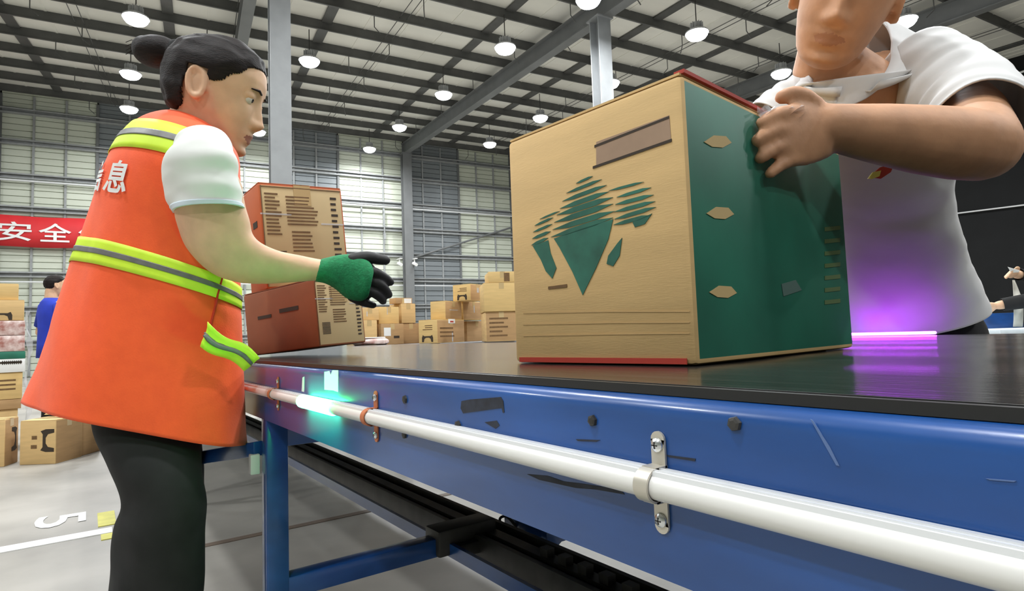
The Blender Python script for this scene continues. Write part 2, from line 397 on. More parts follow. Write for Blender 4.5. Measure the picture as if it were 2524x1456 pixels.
# ---- high-bay lamps
def lamp_parts(root):
    c = org(root)
    b = MB(); b.tube([c+V((0, 0, z)) for z in (.0, .03, .10, .12)], [.27, .27, .17, .12], 24); b.tube([c+V((0, 0, z)) for z in (.12, .26)], [.10, .10], 12)
    for k in range(12):
        a = 2*pi*k/12; b.box(c+V((.11*cos(a), .11*sin(a), .19)), (.08, .008, .14), (V((cos(a), sin(a), 0)), V((-sin(a), cos(a), 0)), ZV))
    build(b, 'housing', M_lampbody, root, smooth=True, angle=30)
    b = MB(); b.tube([c+V((0, 0, z)) for z in (.005, -.05, -.10, -.14, -.16)], [.25, .24, .20, .12, .03], 24); build(b, 'lens', M_lamplit, root, smooth=True)
    b = MB(); b.tube([c+V((0, 0, .25)), c+V((0, 0, .86))], .012, 8); build(b, 'suspension_rod', M_dark, root)
LD = bpy.data.lights.new('lamp_light', 'AREA'); LD.shape = 'DISK'; LD.size = .5; LD.energy = LAMP_W; LD.color = (.95, .98, 1)
first = None
def lamp(t, n, label, group):
    global first
    c = rp(t, n, -.3)
    if first is None:
        first = thing('high_bay_lamp', c, label, 'ceiling lamp', group); lamp_parts(first); r = first
    else:
        r = first.copy(); COL.objects.link(r); r.location = c; r['label'] = label; r['group'] = group
        for ch in list(first.children):
            if ch.type == 'LIGHT': continue
            q = ch.copy(); COL.objects.link(q); q.parent = r
    l = bpy.data.objects.new('lamp_light', LD); COL.objects.link(l); l.parent = r; l.location = (0, 0, -.17)
SEEN = [(-1.24, 15.09, 'large bright lamp directly above the hair bun'), (-1.68, 19.07, 'middle lamp of the three left of the hair bun'),
 (-2.04, 22.76, 'lowest lamp of the three left of the woman in the orange vest'), (2.59, 15.75, 'bright lamp just right of the light grey column behind the woman'),
 (6.78, 12.58, 'big bright lamp left of the roof rafter, top middle'), (6.68, 16.51, 'second lamp down the row left of the roof rafter'),
 (6.54, 20.56, 'third lamp down the row left of the roof rafter'), (6.40, 24.31, 'lamp farthest down the row beside the rafter, near the far wall'),
 (2.01, 23.72, 'small lamp beside the lips of the woman'), (10.53, 17.13, 'lamp right of the rafter, above the left end of the tall carton'),
 (10.54, 21.18, 'small lamp right of the rafter, nearest the far wall'), (10.41, 9.73, 'big bright lamp above the top corner of the tall carton'),
 (14.32, 10.43, 'lamp beside the chin of the man in the white polo'), (14.05, 7.06, 'lamp right of the head of the man, above his shoulder'),
 (7.22, 9.64, 'lamp cut by the top edge where rafter and column meet'), (10.62, 13.3, 'small lamp half hidden by the grey column right of the rafter')]
for t_, n_, l in SEEN: lamp(t_, n_, 'high-bay ceiling lamp: '+l, 'high-bay lamps in view')
for t_, n_ in [(-5.5, 6), (-1.5, 7), (2.5, 7), (6.6, 4.5), (10.5, 3), (-5.5, 0), (-1.5, 1), (2.5, 1), (6.5, -2), (11, -3), (-3, -6), (2.5, -6), (-8, 12), (-8, 20), (2.3, 19.7)]:
    lamp(t_, n_, 'high-bay ceiling lamp of the rows beyond the edge of the picture', 'high-bay lamps out of view')

# ================================================================== THE CONVEYOR
XN, XF, ZB = .30, 1.79, .843          # near and far belt edge, belt height
XB = .285                             # front face of the near side beam
Y0, Y1 = -1.6, 7.5
XV = V((1, 0, 0)); YV = V((0, 1, 0))
conv = thing('belt_conveyor', (1.05, 1.2, 0), 'long black belt conveyor with blue painted side beam and blue legs', 'conveyor')
b = MB(); rows = []
xs = [XN+(XF-XN)*i/60 for i in range(61)]
for y in [Y0+(Y1-Y0)*i/24 for i in range(25)]:
    rows.append([V((x, y, ZB-.0005+.0006*sin(x*23)*sin(x*7+1)+.0004*sin(y*3+x*9))) for x in xs]+[V((XF, y, ZB-.012)), V((XN, y, ZB-.012))])
b.loft(rows, True, True); belt = build(b, 'belt', M_belt, conv, smooth=True, angle=40)
for x, w in ((XN-.0045, .004), (XN+.006, .002), (XN+.013, .002)):
    b = MB(); b.box((x, (Y0+Y1)/2, ZB-.001 if x < XN else ZB+.0004), (w, Y1-Y0, .006 if x < XN else .0012)); build(b, 'belt_edge_strip', M_rubber, belt)
def beam_profile(x0, s, top, bot):      # C channel with rounded outer top corner; s=+1 flange runs to +x
    pts = []
    R = .012
    for k in range(7):
        a = pi/2*k/6; pts.append((x0+s*(R-R*cos(a)), top-R+R*sin(a)))
    pts += [(x0+s*.045, top), (x0+s*.045, top-.004)]
    for k in range(7):
        a = pi/2*(6-k)/6; r = R-.004; pts.append((x0+s*(R-r*cos(a)), top-R+r*sin(a)))
    pts += [(x0+s*.004, bot+.004), (x0+s*.035, bot+.004), (x0+s*.035, bot), (x0, bot)]
    return pts
BB = .729
b = MB(); b.prism([(x, z) for x, z in beam_profile(XB, 1, ZB-.004, BB)], V((0, Y0, 0)), XV, ZV, YV, Y1-Y0); beam = build(b, 'side_beam', M_blue, conv, smooth=True, angle=25)
b = MB(); b.prism([(x, z) for x, z in beam_profile(XF+.06, -1, ZB-.004, BB)], V((0, Y0, 0)), XV, ZV, YV, Y1-Y0); beamf = build(b, 'side_beam', M_blue, conv, smooth=True, angle=25)
# carrying deck under the belt
b = MB(); b.box(((XN+XF)/2, (Y0+Y1)/2, .80), (XF-XN+.02, Y1-Y0, .006)); build(b, 'slider_deck', M_dark, conv)
def bface(px, py): return on_plane(px, py, V((XB, 0, 0)), XV)
# legs and braces
ly = on_plane(676, 1250, V((XB+.02, 0, 0)), XV).y
for y in (ly, ly+2.6, ly-2.2):
    for x in (XB+.022, XF+.038):
        b = MB(); b.box((x, y, .365), (.042, .042, .73)); b.box((x, y, .006), (.10, .10, .012)); build(b, 'leg', M_blue, conv, bevel=.003)
    b = MB(); b.box(((XN+XF)/2, y, .70), (XF-XN, .04, .055)); build(b, 'cross_bar', M_blue, conv, bevel=.003)
    b = MB(); b.box(((XB+.70)/2+.02, y, .395), (.70-XB, .04, .042)); build(b, 'lower_brace', M_blue, conv, bevel=.003)
    b = MB(); b.box(((.70+XF)/2+.06, y, .345), (XF-.70, .04, .042)); build(b, 'lower_brace', M_blue, conv, bevel=.003)
b = MB(); b.box((.688, 2.9, .388), (.010, 6.2, .03)); build(b, 'thin_rail', M_blue, conv)
b = MB()
for x in (.758, .850): b.box((x, 2.9, .385), (.012, 6.2, .05))
b.box((.804, 2.9, .364), (.09, 6.2, .006)); b.box((.80, 2.9, .404), (.03, 6.2, .008)); build(b, 'channel_rail', M_dark, conv)
b = MB(); b.box((.735, ly, .405), (.16, .07, .06)); b.box((.735, ly-.03, .385), (.10, .05, .03)); build(b, 'corner_bracket', M_dark, conv, bevel=.006)
p = V((.74, ly-.25, .405))
for k in range(5): b = MB(); b.box(p+V((.06, -.06*k, .01)), (.02, .025, .02)); build(b, 'rail_bolt', M_dark, conv)
# side stand bar seen behind the vest
A_ = at(642, 1104, depth(V((XB, ly, .7)))+.03); B_ = at(490, 1128, depth(A_)+.16)
b = MB(); dd = (B_-A_); b.box((A_+B_)/2, (dd.length, .03, .03), (dd.normalized(), dd.normalized().cross(ZV).normalized(), ZV)); build(b, 'stand_bar', M_blue, conv, bevel=.003)
b = MB(); b.box(A_+V((-.012, 0, -.03)), (.018, .02, .04)); build(b, 'bar_stop', M_label, conv, bevel=.002)
# motor box and hanging cable under the belt
p = on_plane(1330, 1300, V((.95, 0, 0)), XV)
b = MB(); b.box(p+V((0, 0, .01)), (.10, .14, .06)); b.tube([p+V((-.02, -.09, .01)), p+V((-.02, .09, .01))], .03, 12); b.box(p+V((0, 0, .10)), (.03, .03, .16)); build(b, 'drive_box', M_blue, conv, bevel=.003)
def bez(P, n=24):
    out = []
    for i in range(len(P)-1):
        a = P[max(i-1, 0)]; d = P[min(i+2, len(P)-1)]
        for k in range(n//(len(P)-1)): out.append(cr(a, P[i], P[i+1], d, k/(n//(len(P)-1))))
    return out+[P[-1]]
z0 = depth(p)
b = MB(); b.tube(bez([at(1258, 1322, z0), at(1232, 1282, z0), at(1248, 1272, z0), at(1268, 1292, z0), at(1290, 1318, z0), at(1300, 1308, z0)], 40), .0035, 8); build(b, 'cable', M_rubber, conv, smooth=True)
b = MB(); b.tube(bez([at(1318, 1322, z0), at(1345, 1332, z0), at(1370, 1322, z0), at(1376, 1300, z0)], 30), .0035, 8); build(b, 'cable', M_rubber, conv, smooth=True)
# light tube along the beam
TX, TZ, TR = .2755, .7875, .0082
tube_y0, tube_y1 = -1.0, 1.75
def ring_y(mb, y0, y1, r, a0, a1, m=20, th=None):
    pts = [(r*cos(a0+(a1-a0)*k/m), r*sin(a0+(a1-a0)*k/m)) for k in range(m+1)]
    if th: pts += [((r-th)*cos(a1+(a0-a1)*k/m), (r-th)*sin(a1+(a0-a1)*k/m)) for k in range(m+1)]
    mb.prism(pts, V((TX, y0, TZ)), XV, ZV, YV, y1-y0)
b = MB(); ring_y(b, tube_y0, tube_y1, TR, radians(125), radians(282)); tube = build(b, 'light_tube', M_tube, conv, smooth=True, angle=50)
b = MB()
b.prism([(-.0050, .0062), (-.0042, .0092), (.0085, .0092), (.0085, -.0088), (.002, -.0088), (.002, -.0082), (.004, -.006), (.004, .006), (-.003, .0060)], V((TX, tube_y0, TZ)), XV, ZV, YV, tube_y1-tube_y0)
for q in (-.002, .003): b.box((TX+q, (tube_y0+tube_y1)/2, TZ+.0096), (.0012, tube_y1-tube_y0, .001))
build(b, 'tube_housing', M_alu, tube)
def ty(px, py): return on_plane(px, py, V((TX, 0, 0)), XV).y
g0, g1 = ty(746, 982), ty(822, 998)
b = MB(); ring_y(b, g1, g0, TR+.0022, 0, 2*pi-.01, 28); gl = build(b, 'green_lit_segment', M_greenlit, tube, smooth=True, angle=50); tag(gl, 'glowing green segment')
for px, py, m in ((1605, 1197, M_clip), (911, 1026, M_clipo), (674, 962, M_clipo)):
    y = ty(px, py); w = .0105
    b = MB(); ring_y(b, y-w/2, y+w/2, TR+.0022, radians(80), radians(280), 16, .0014)
    for s in (1, -1):                          # tabs that lie on the beam
        b.box((XB-.0012, y, TZ+s*.0175), (.0016, w, .0165)); b.tube([V((XB-.002, y, TZ+s*.0255)), V((XB-.0004, y, TZ+s*.0255))], w/2, 16)
        b.box((TX+.005, y, TZ+s*.0100), (.013, w, .0014))
    cl = build(b, 'tube_clip', m, tube, smooth=True, angle=30)
    for s in (1, -1):
        c = V((XB-.0022, y, TZ+s*.0225)); b = MB(); rr = .0044
        b.tube([c, c-XV*.0012, c-XV*.0024, c-XV*.0030], [rr, rr*.95, rr*.6, rr*.15], 16)
        b.box(c-XV*.0026, (.0012, .0042, .0008), mi=1); b.box(c-XV*.0026, (.0012, .0008, .0042), mi=1)
        build(b, 'screw', [M_screw, M_dark], tube, smooth=True, angle=40)
# marks and fixings on the beam face
def patch(name, pts, m, parent=beam, th=.0006, pl=None):
    o = V((XB, 0, 0)); P = [bface(*q) for q in pts]; c = sum(P, V((0, 0, 0)))/len(P)
    poly = [(-(q-c).dot(YV), (q-c).dot(ZV)) for q in P]
    b = MB(); b.prism(poly, c+XV*.0002, -YV, ZV, -XV, th); return build(b, name, m, parent)
patch('black_tape_mark', [(1138, 988), (1160, 984), (1235, 978), (1241, 988), (1244, 1016), (1240, 1017), (1237, 1005), (1142, 1018), (1136, 1006)], M_scuff)
patch('torn_sticker', [(800, 916), (812, 914), (815, 925), (820, 912), (834, 912), (834, 966), (822, 962), (800, 960)], M_label)
patch('torn_sticker', [(746, 930), (750, 928), (750, 966), (744, 964)], M_label)
patch('scuff_mark', [(1300, 1168), (1350, 1172), (1390, 1186), (1440, 1192), (1530, 1206), (1540, 1218), (1470, 1206), (1420, 1202), (1330, 1182)], M_scuff)
patch('scuff_mark', [(1195, 1040), (1225, 1036), (1232, 1048), (1222, 1056)], M_scuff)
patch('scuff_mark', [(1420, 1082), (1480, 1084), (1470, 1088), (1425, 1086)], M_scuff)
patch('scuff_mark', [(1640, 1120), (1715, 1130), (1714, 1136), (1650, 1126)], M_scuff)
patch('scratch', [(1998, 1032), (2004, 1036), (2046, 1100), (2070, 1148), (2062, 1146), (2036, 1100)], mat('scratched_paint', (.10, .17, .36), .5))
patch('scratch', [(2430, 1178), (2505, 1184), (2500, 1187), (2440, 1182)], MATS['scratched_paint'])
for px, py in ((1462, 1036), (1812, 1044), (999, 984), (998, 1070), (1130, 1048)):
    c = bface(px, py); b = MB(); r = .0042 if px > 1200 else .0050
    b.tube([c, c-XV*.002, c-XV*.0026], [r, r*.9, r*.5], 6); build(b, 'beam_bolt', M_dark, beam)
# purple light strip on the far beam
pa, pb = on_plane(2085, 824, V((XF+.02, 0, 0)), XV), on_plane(2310, 822, V((XF+.02, 0, 0)), XV)
b = MB(); b.capsule([V((XF+.004, pa.y, ZB+.005)), V((XF+.004, pb.y, ZB+.005))], .0042, 12); pl = build(b, 'purple_light_strip', M_purplelit, beamf, smooth=True); tag(pl, 'glowing purple light strip')

# ================================================================== CARTONS
FH = V((FW.x, FW.y, 0)).normalized(); RH = V((RT.x, RT.y, 0)).normalized()
class Carton:
    """near vertical edge at corner c; front face runs along -e1 (left), side face along e2 (right); e3 up"""
    def __init__(s, name, c, w, d, h, e1, e2, e3, mats, label, group=None, seam=True, cat='carton'):
        s.c, s.w, s.d, s.h, s.e1, s.e2, s.e3 = c, w, d, h, e1, e2, e3
        if not isinstance(mats, (list, tuple)): mats = (mats, mats)
        ctr = c + e1*(w/2) + e2*(d/2)
        M = Matrix((e1, e2, e3)).transposed()
        if M.determinant() < 0: s.flip = True
        s.R = M
        b = MB(); k = .004
        # body: five-sided shell is closed, faces: front (e2-), side (e1-), back, left, bottom, top
        x, y = w/2, d/2
        P = [(-x, -y, 0), (x, -y, 0), (x, y, 0), (-x, y, 0), (-x, -y, h), (x, -y, h), (x, y, h), (-x, y, h)]
        L = [ctr + e1*p[0]+e2*p[1]+e3*p[2] for p in P]
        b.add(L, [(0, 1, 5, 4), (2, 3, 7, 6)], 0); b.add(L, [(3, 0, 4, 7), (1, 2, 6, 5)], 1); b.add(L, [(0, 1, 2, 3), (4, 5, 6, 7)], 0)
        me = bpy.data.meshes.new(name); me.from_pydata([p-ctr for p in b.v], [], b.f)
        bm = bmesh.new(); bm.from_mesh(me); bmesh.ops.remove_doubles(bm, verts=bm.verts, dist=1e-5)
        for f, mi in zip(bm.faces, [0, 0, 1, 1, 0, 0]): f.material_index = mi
        bmesh.ops.recalc_face_normals(bm, faces=bm.faces)
        bmesh.ops.bevel(bm, geom=list(bm.edges), offset=min(.006, h*.03), segments=2, affect='EDGES', profile=.5)
        bm.to_mesh(me); bm.free()
        for p in me.polygons: p.use_smooth = True
        try: me.set_sharp_from_angle(angle=radians(30))
        except Exception: pass
        for m in mats: me.materials.append(m)
        o = bpy.data.objects.new(name, me); COL.objects.link(o); o.location = ctr; ORG[o] = ctr
        tag(o, label, cat, group); s.o = o; s.ctr = ctr
        if seam:
            # flaps on top with a gap between, closed by tape
            t = .0025; b = MB()
            for q in (-1, 1): 
                b2 = MB(); b2.box(ctr+e2*(q*d/4)+e3*(h+t/2), (w-.006, d/2-.004, t), (e1, e2, e3)); build(b2, 'top_flap', mats[0], o)
            b.box(ctr+e3*(h+t+.0006), (w-.004, .05, .0008), (e1, e2, e3))
            if name != 'large_carton': b.box(ctr-e1*(w/2+.0006)+e3*(h-.03), (.0008, .05, .06), (e1, e2, e3))
            build(b, 'tape', M_tape, o)
    def front(s): return s.c, s.e1, s.e3, -s.e2       # origin, u (to the left), v up, outward normal
    def side(s): return s.c, s.e2, s.e3, -s.e1
    def poly(s, face, pts, m, name='print', lift=.0009):
        """pts in fractions of the face: u from the near edge, v from the bottom"""
        o, u, v, n = s.front() if face == 'front' else s.side()
        L = s.w if face == 'front' else s.d
        b = MB()
        for pp in (pts if isinstance(pts[0][0], (tuple, list)) else [pts]):
            b.prism([(p[0]*L, p[1]*s.h) for p in pp], o+n*.0002, u, v, n, lift)
        return build(b, name, m, s.o)
    def rect(s, face, u0, v0, u1, v1, m, name='print', lift=.0009):
        return s.poly(face, [(u0, v0), (u1, v0), (u1, v1), (u0, v1)], m, name, lift)
def yawed(th, px=None):
    f_ = FH if px is None else V((ray(px, 800).x, ray(px, 800).y, 0)).normalized(); r_ = V((f_.y, -f_.x, 0))
    e1 = -r_*cos(th)+f_*sin(th); e2 = r_*sin(th)+f_*cos(th); return e1, e2
def carton_px(xe, yb, yt, wf, ws, z, th, m, label, group, base=None, name='carton', d=None, w=None, seam=True):
    """carton whose near edge is seen at column xe, z metres away; wf/ws: seen widths of its front and side"""
    th = radians(th); e1, e2 = yawed(th, xe); z *= ZK if group == GRP else 1
    if w and group == GRP: w *= ZK
    p = at(xe, yb, z); q = at(xe, yt, z)
    if base is not None: p.z = base
    sc = z/FPX
    w = w or wf*sc/cos(th); d = d or ws*sc/sin(th)
    return Carton(name, p, w, d, q.z-p.z, e1, e2, ZV, m, label, group, seam)
ARCH = [(0, 0), (.16, 0), (.22, .45), (.38, .62), (.62, .62), (.78, .45), (.84, 0), (1, 0), (1, .62), (.92, 1), (.78, .84), (.22, .84), (.08, 1), (0, .62)]
def arch(c, face, u0, v0, u1, v1, rot=False):
    pts = [((y, x) if rot else (x, y)) for x, y in ARCH]
    c.poly(face, [(u0+(u1-u0)*x, v0+(v1-v0)*y) for x, y in pts], M_ink)
def lines(c, face, u0, u1, v0, v1, n, m=None, jag=True, seed=1):
    rnd = random.Random(seed); pp = []
    for k in range(n):
        v = v0+(v1-v0)*(k+.5)/n; t = (v1-v0)/n*.20; e = u1-(u1-u0)*(rnd.random()*.35 if jag else 0)
        pp.append([(u0, v-t), (e, v-t), (e, v+t), (u0, v+t)])
    c.poly(face, pp, m or M_inkbrown)

# ---- the tall green and tan carton on the belt
A_, B_, C_ = V((.4843, .3668, ZB)), V((.4547, .6299, ZB)), V((.8907, .4034, ZB))
e1 = (B_-A_).normalized(); e2 = (C_-A_); e2 = (e2-e1*e2.dot(e1)).normalized()
hb_ = 0
q = on_plane(1692, 182, A_, FH); hb_ = q.z-ZB
G = Carton('large_carton', A_+ZV*.001, (B_-A_).length, (C_-A_).length*1.07, hb_, e1, e2, ZV, (M_card, M_green_card), 'tall tan carton with green sides and a green gem print on the belt', seam=True)
def gf(px, py):
    p = on_plane(px, py, G.c, G.e2); r = p-G.c; return (r.dot(G.e1)/G.w, r.dot(G.e3)/G.h)
def gs(px, py):
    p = on_plane(px, py, G.c, G.e1); r = p-G.c; return (r.dot(G.e2)/G.d, r.dot(G.e3)/G.h)
def gp(pts, m, name='print', face='front', lift=.0006): return G.poly(face, [(gf if face == 'front' else gs)(*q) for q in pts], m, name, lift)
gp([(1470, 350), (1650, 284), (1655, 350), (1470, 412)], M_mauve, 'address_panel', lift=.0003)
gp([(1466, 358), (1650, 286), (1650, 292), (1466, 364)], M_ink); gp([(1462, 410), (1656, 342), (1656, 349), (1462, 416)], M_ink)
def band(x0, y0, x1, y1, t0=6, k=0):     # a tapering stripe of the gem print
    mx, my = (x0+x1)/2, (y0+y1)/2
    gp([(x0, y0), (mx-(x1-x0)*.2, my-t0*.9+(y1-y0)*-.2), (mx+(x1-x0)*.25, my-t0+(y1-y0)*.25), (x1, y1), (mx+(x1-x0)*.2, my+t0+(y1-y0)*.2), (mx-(x1-x0)*.25, my+t0-(y1-y0)*.25)], M_greenink)
for s in ((1420, 452, 1462, 434, 3), (1396, 476, 1484, 442, 4), (1386, 496, 1496, 456, 5), (1380, 514, 1502, 472, 6), (1372, 530, 1512, 486, 7), (1366, 548, 1512, 502, 7),
          (1362, 566, 1516, 520, 7), (1358, 584, 1512, 536, 7), (1500, 470, 1588, 448, 3), (1520, 486, 1606, 462, 4), (1516, 504, 1612, 480, 5), (1514, 522, 1616, 496, 5), (1514, 540, 1618, 510, 5), (1512, 554, 1606, 530, 5),
          (1318, 556, 1364, 536, 3), (1314, 572, 1362, 552, 3), (1312, 588, 1358, 570, 4), (1310, 604, 1352, 586, 4), (1330, 540, 1380, 520, 2)): band(*s)
gp([(1366, 588), (1440, 562), (1512, 540), (1500, 590), (1470, 660), (1437, 727), (1412, 670), (1380, 610)], M_greenink)
gp([(1314, 606), (1352, 592), (1358, 624), (1372, 660), (1362, 686), (1346, 668), (1334, 640)], M_greenink)
gp([(1522, 600), (1534, 586), (1528, 630), (1512, 656), (1496, 650), (1500, 630)], M_greenink)
gp([(1560, 548), (1608, 526), (1590, 552), (1566, 560)], M_greenink)
gp([(1352, 706), (1398, 700), (1398, 708), (1352, 713)], M_inkbrown)
for k in range(3): gp([(1290, 770+k*28), (1500, 766+k*28), (1700, 766+k*27), (1700, 769+k*27), (1500, 769+k*28), (1290, 773+k*28)], M_crease, 'crease', lift=.0003)
for cx, cy in ((1772, 348), (1778, 524), (1785, 718)):          # tan leaf-shaped prints along the green side
    gp([(cx-38, cy+2), (cx-14, cy-14), (cx+16, cy-12), (cx+30, cy+4), (cx+8, cy+16), (cx-18, cy+14)], M_tan, face='side')
for k in range(7):
    gp([(2032, 560+k*30), (2070, 556+k*30), (2070, 566+k*30), (2032, 570+k*30)], mat('olive_print', (.10, .16, .06), .6) if k == 0 else MATS['olive_print'], face='side')
gp([(1925, 700), (1960, 690), (1975, 715), (1930, 730)], mat('grey_green_print', (.10, .17, .15), .6), face='side')
b = MB(); b.box(G.c+G.e2*(G.d/2)+G.e1*.005+G.e3*(G.h+.004), (.012, G.d-.01, .004), (G.e1, G.e2, G.e3)); build(b, 'red_flap_edge', M_red, G.o)
b = MB(); b.box(G.c+G.e1*(G.w/2)-G.e2*.0012+G.e3*.004, (G.w-.02, .001, .006), (G.e1, G.e2, G.e3)); build(b, 'red_tape_reflection', M_red, G.o)  # red strip stands in for the bottom tape mirrored in the belt

# ---- two orange sided cartons standing tilted at the belt, held by the woman
def tilted(xe, yb, z, th, lean, back=0):
    e1, e2 = yawed(radians(th)); R = Matrix.Rotation(radians(-lean), 3, FH) 
    R = Matrix.Rotation(radians(back), 3, RH) @ R
    return at(xe, yb, z), R @ e1, R @ e2, R @ ZV
c, e1, e2, e3 = tilted(787, 860, 1.50, 35, 4.5)
c.z += ZB+.003-min(c.z, (c+e1*.325).z, (c+e2*.155).z, (c+e1*.325+e2*.155).z)
LB = Carton('printed_carton', c, .325, .155, .175, e1, e2, e3, (M_brown_card, M_beige), 'lower carton of the tilted pair: shaded brown-orange front, printed beige side', 'pair of cartons beside the woman')
cu = c + e3*.172
c2, f1, f2, f3 = tilted(664, 690, 1.53, 50, 5.5)
c2 = c + e1*.225 + e2*.012 + e3*.1805; f3 = e3
f1 = (f1-e3*f1.dot(e3)).normalized(); f2 = f3.cross(f1); f2 = -f2 if f2.dot(e2) < 0 else f2
UB = Carton('printed_carton', c2, .145, .25, .305, f1, f2, f3, (M_orange_card, M_beige), 'upper carton of the tilted pair: narrow orange end, large printed beige face', 'pair of cartons beside the woman')
for cc, s in ((UB, 3), (LB, 9)):
    lines(cc, 'side', .06, .24, .50, .92, 12, seed=s); lines(cc, 'side', .30, .68, .60, .90, 9, seed=s+1); lines(cc, 'side', .34, .66, .34, .56, 6, seed=s+2)
    lines(cc, 'side', .84, .93, .12, .92, 14, M_ink, seed=s+3)
    lines(cc, 'side', .10, .26, .18, .36, 10, M_ink, jag=False)
    cc.rect('side', .02, .02, .03, .98, M_inkbrown); cc.rect('side', .03, .965, .98, .975, M_inkbrown)
    cc.rect('front', .22, .60, .48, .66, M_ink); cc.rect('front', .60, .56, .80, .61, M_ink)
    cc.rect('side', .0, .70, .35, .715, M_film, 'tape'); cc.rect('side', .7, .62, .98, .635, M_film, 'tape')

# ---- table behind the conveyor with its heap of cartons
TBZ = .825
e1, e2 = yawed(radians(35))
tc_ = at(1085, 846, 6.55); tc_.z = 0
tab = thing('packing_table', tc_, 'low grey steel table behind the belt carrying the heap of cartons', 'table')
ax = (RH, FH, ZV)
b = MB(); b.box(tc_+ZV*(TBZ-.02)+FH*.15+RH*.10, (1.95, 1.35, .04), ax); build(b, 'table_top', M_tablegrey, tab, bevel=.004)
for i in (-1, 1):
    for j in (-1, 1):
        b = MB(); b.box(tc_+FH*(.15+j*.60)+RH*(.10+i*.92)+ZV*(TBZ-.04)/2, (.05, .05, TBZ-.04), ax); build(b, 'leg', M_tablegrey, tab)
GRP = 'heap of cartons behind the belt'; ZK = 1.3
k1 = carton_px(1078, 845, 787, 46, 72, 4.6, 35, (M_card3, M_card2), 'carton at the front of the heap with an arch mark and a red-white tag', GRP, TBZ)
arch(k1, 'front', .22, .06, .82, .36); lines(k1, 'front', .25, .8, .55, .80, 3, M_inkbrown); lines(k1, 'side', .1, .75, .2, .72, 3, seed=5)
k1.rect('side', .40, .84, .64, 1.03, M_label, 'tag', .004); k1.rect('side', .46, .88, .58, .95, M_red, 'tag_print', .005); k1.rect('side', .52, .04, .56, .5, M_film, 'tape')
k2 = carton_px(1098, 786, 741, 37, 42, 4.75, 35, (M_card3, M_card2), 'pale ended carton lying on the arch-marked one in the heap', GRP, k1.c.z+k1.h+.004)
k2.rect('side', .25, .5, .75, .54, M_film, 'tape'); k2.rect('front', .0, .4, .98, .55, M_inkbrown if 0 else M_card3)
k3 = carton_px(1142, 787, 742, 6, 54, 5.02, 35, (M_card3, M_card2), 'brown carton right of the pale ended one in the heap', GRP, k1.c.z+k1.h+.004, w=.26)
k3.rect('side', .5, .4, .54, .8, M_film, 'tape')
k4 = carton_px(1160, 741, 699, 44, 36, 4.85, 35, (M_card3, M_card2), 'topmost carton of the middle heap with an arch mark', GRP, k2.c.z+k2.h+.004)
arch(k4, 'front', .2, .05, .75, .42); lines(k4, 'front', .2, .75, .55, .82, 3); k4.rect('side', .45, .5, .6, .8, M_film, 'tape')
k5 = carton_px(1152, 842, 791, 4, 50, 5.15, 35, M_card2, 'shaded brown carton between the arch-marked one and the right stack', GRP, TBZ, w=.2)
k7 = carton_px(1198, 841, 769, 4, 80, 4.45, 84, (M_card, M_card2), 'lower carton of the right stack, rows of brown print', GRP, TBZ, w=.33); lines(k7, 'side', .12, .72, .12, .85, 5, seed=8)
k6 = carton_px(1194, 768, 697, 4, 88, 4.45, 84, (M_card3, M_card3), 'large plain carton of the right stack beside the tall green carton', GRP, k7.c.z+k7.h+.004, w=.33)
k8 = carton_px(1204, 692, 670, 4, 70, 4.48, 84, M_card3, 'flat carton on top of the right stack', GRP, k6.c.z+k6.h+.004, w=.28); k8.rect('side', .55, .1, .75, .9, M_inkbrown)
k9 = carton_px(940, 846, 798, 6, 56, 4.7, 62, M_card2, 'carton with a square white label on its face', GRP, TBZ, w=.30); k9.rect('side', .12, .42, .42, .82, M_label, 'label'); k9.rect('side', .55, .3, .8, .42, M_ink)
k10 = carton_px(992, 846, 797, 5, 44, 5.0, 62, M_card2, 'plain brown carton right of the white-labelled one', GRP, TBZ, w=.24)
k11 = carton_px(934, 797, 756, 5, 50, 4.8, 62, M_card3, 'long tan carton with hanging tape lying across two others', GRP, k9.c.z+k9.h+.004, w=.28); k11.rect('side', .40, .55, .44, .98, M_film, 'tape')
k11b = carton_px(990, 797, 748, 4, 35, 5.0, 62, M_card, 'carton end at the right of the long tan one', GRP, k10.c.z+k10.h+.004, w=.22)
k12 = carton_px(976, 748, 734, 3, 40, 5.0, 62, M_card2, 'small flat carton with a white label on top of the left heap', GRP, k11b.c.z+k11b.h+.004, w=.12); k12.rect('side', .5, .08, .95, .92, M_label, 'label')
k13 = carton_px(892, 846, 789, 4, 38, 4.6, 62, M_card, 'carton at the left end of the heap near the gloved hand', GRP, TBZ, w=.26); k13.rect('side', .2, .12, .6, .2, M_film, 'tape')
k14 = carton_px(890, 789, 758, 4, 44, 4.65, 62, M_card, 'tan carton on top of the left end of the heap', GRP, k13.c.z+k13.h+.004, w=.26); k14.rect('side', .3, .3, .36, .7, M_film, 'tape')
# small parcel on the belt
p = V((1.62, 0, 0)); pp = on_plane(914, 850, V((1.66, 0, 0)), XV)
par = thing('wrapped_parcel', (pp.x, pp.y, ZB), 'small white and orange wrapped parcel lying on the belt below the glove', 'parcel')
b = MB(); e1_, e2_ = yawed(radians(10)); rows = []
for k, (s, z) in enumerate(((.86, .001), (1, .012), (1, .030), (.9, .042), (.6, .047))):
    rows.append([V((pp.x, pp.y, ZB+z+.004*sin(j*1.3+k)))+RH*(.115*s*sgn_)+FH*(.08*s*q) for j, (sgn_, q) in enumerate(((-1, -1), (-.3, -1.08), (.4, -1.03), (1, -1), (1.04, 0), (1, 1), (.2, 1.05), (-1, 1), (-1.05, 0)))])
b.loft(rows); build(b, 'wrapped_body', M_pink, par, smooth=True, angle=50)
b = MB(); b.box((pp.x, pp.y, ZB+.053), (.19, .12, .008), (RH, FH, ZV)); build(b, 'white_top', M_label, par, bevel=.003)

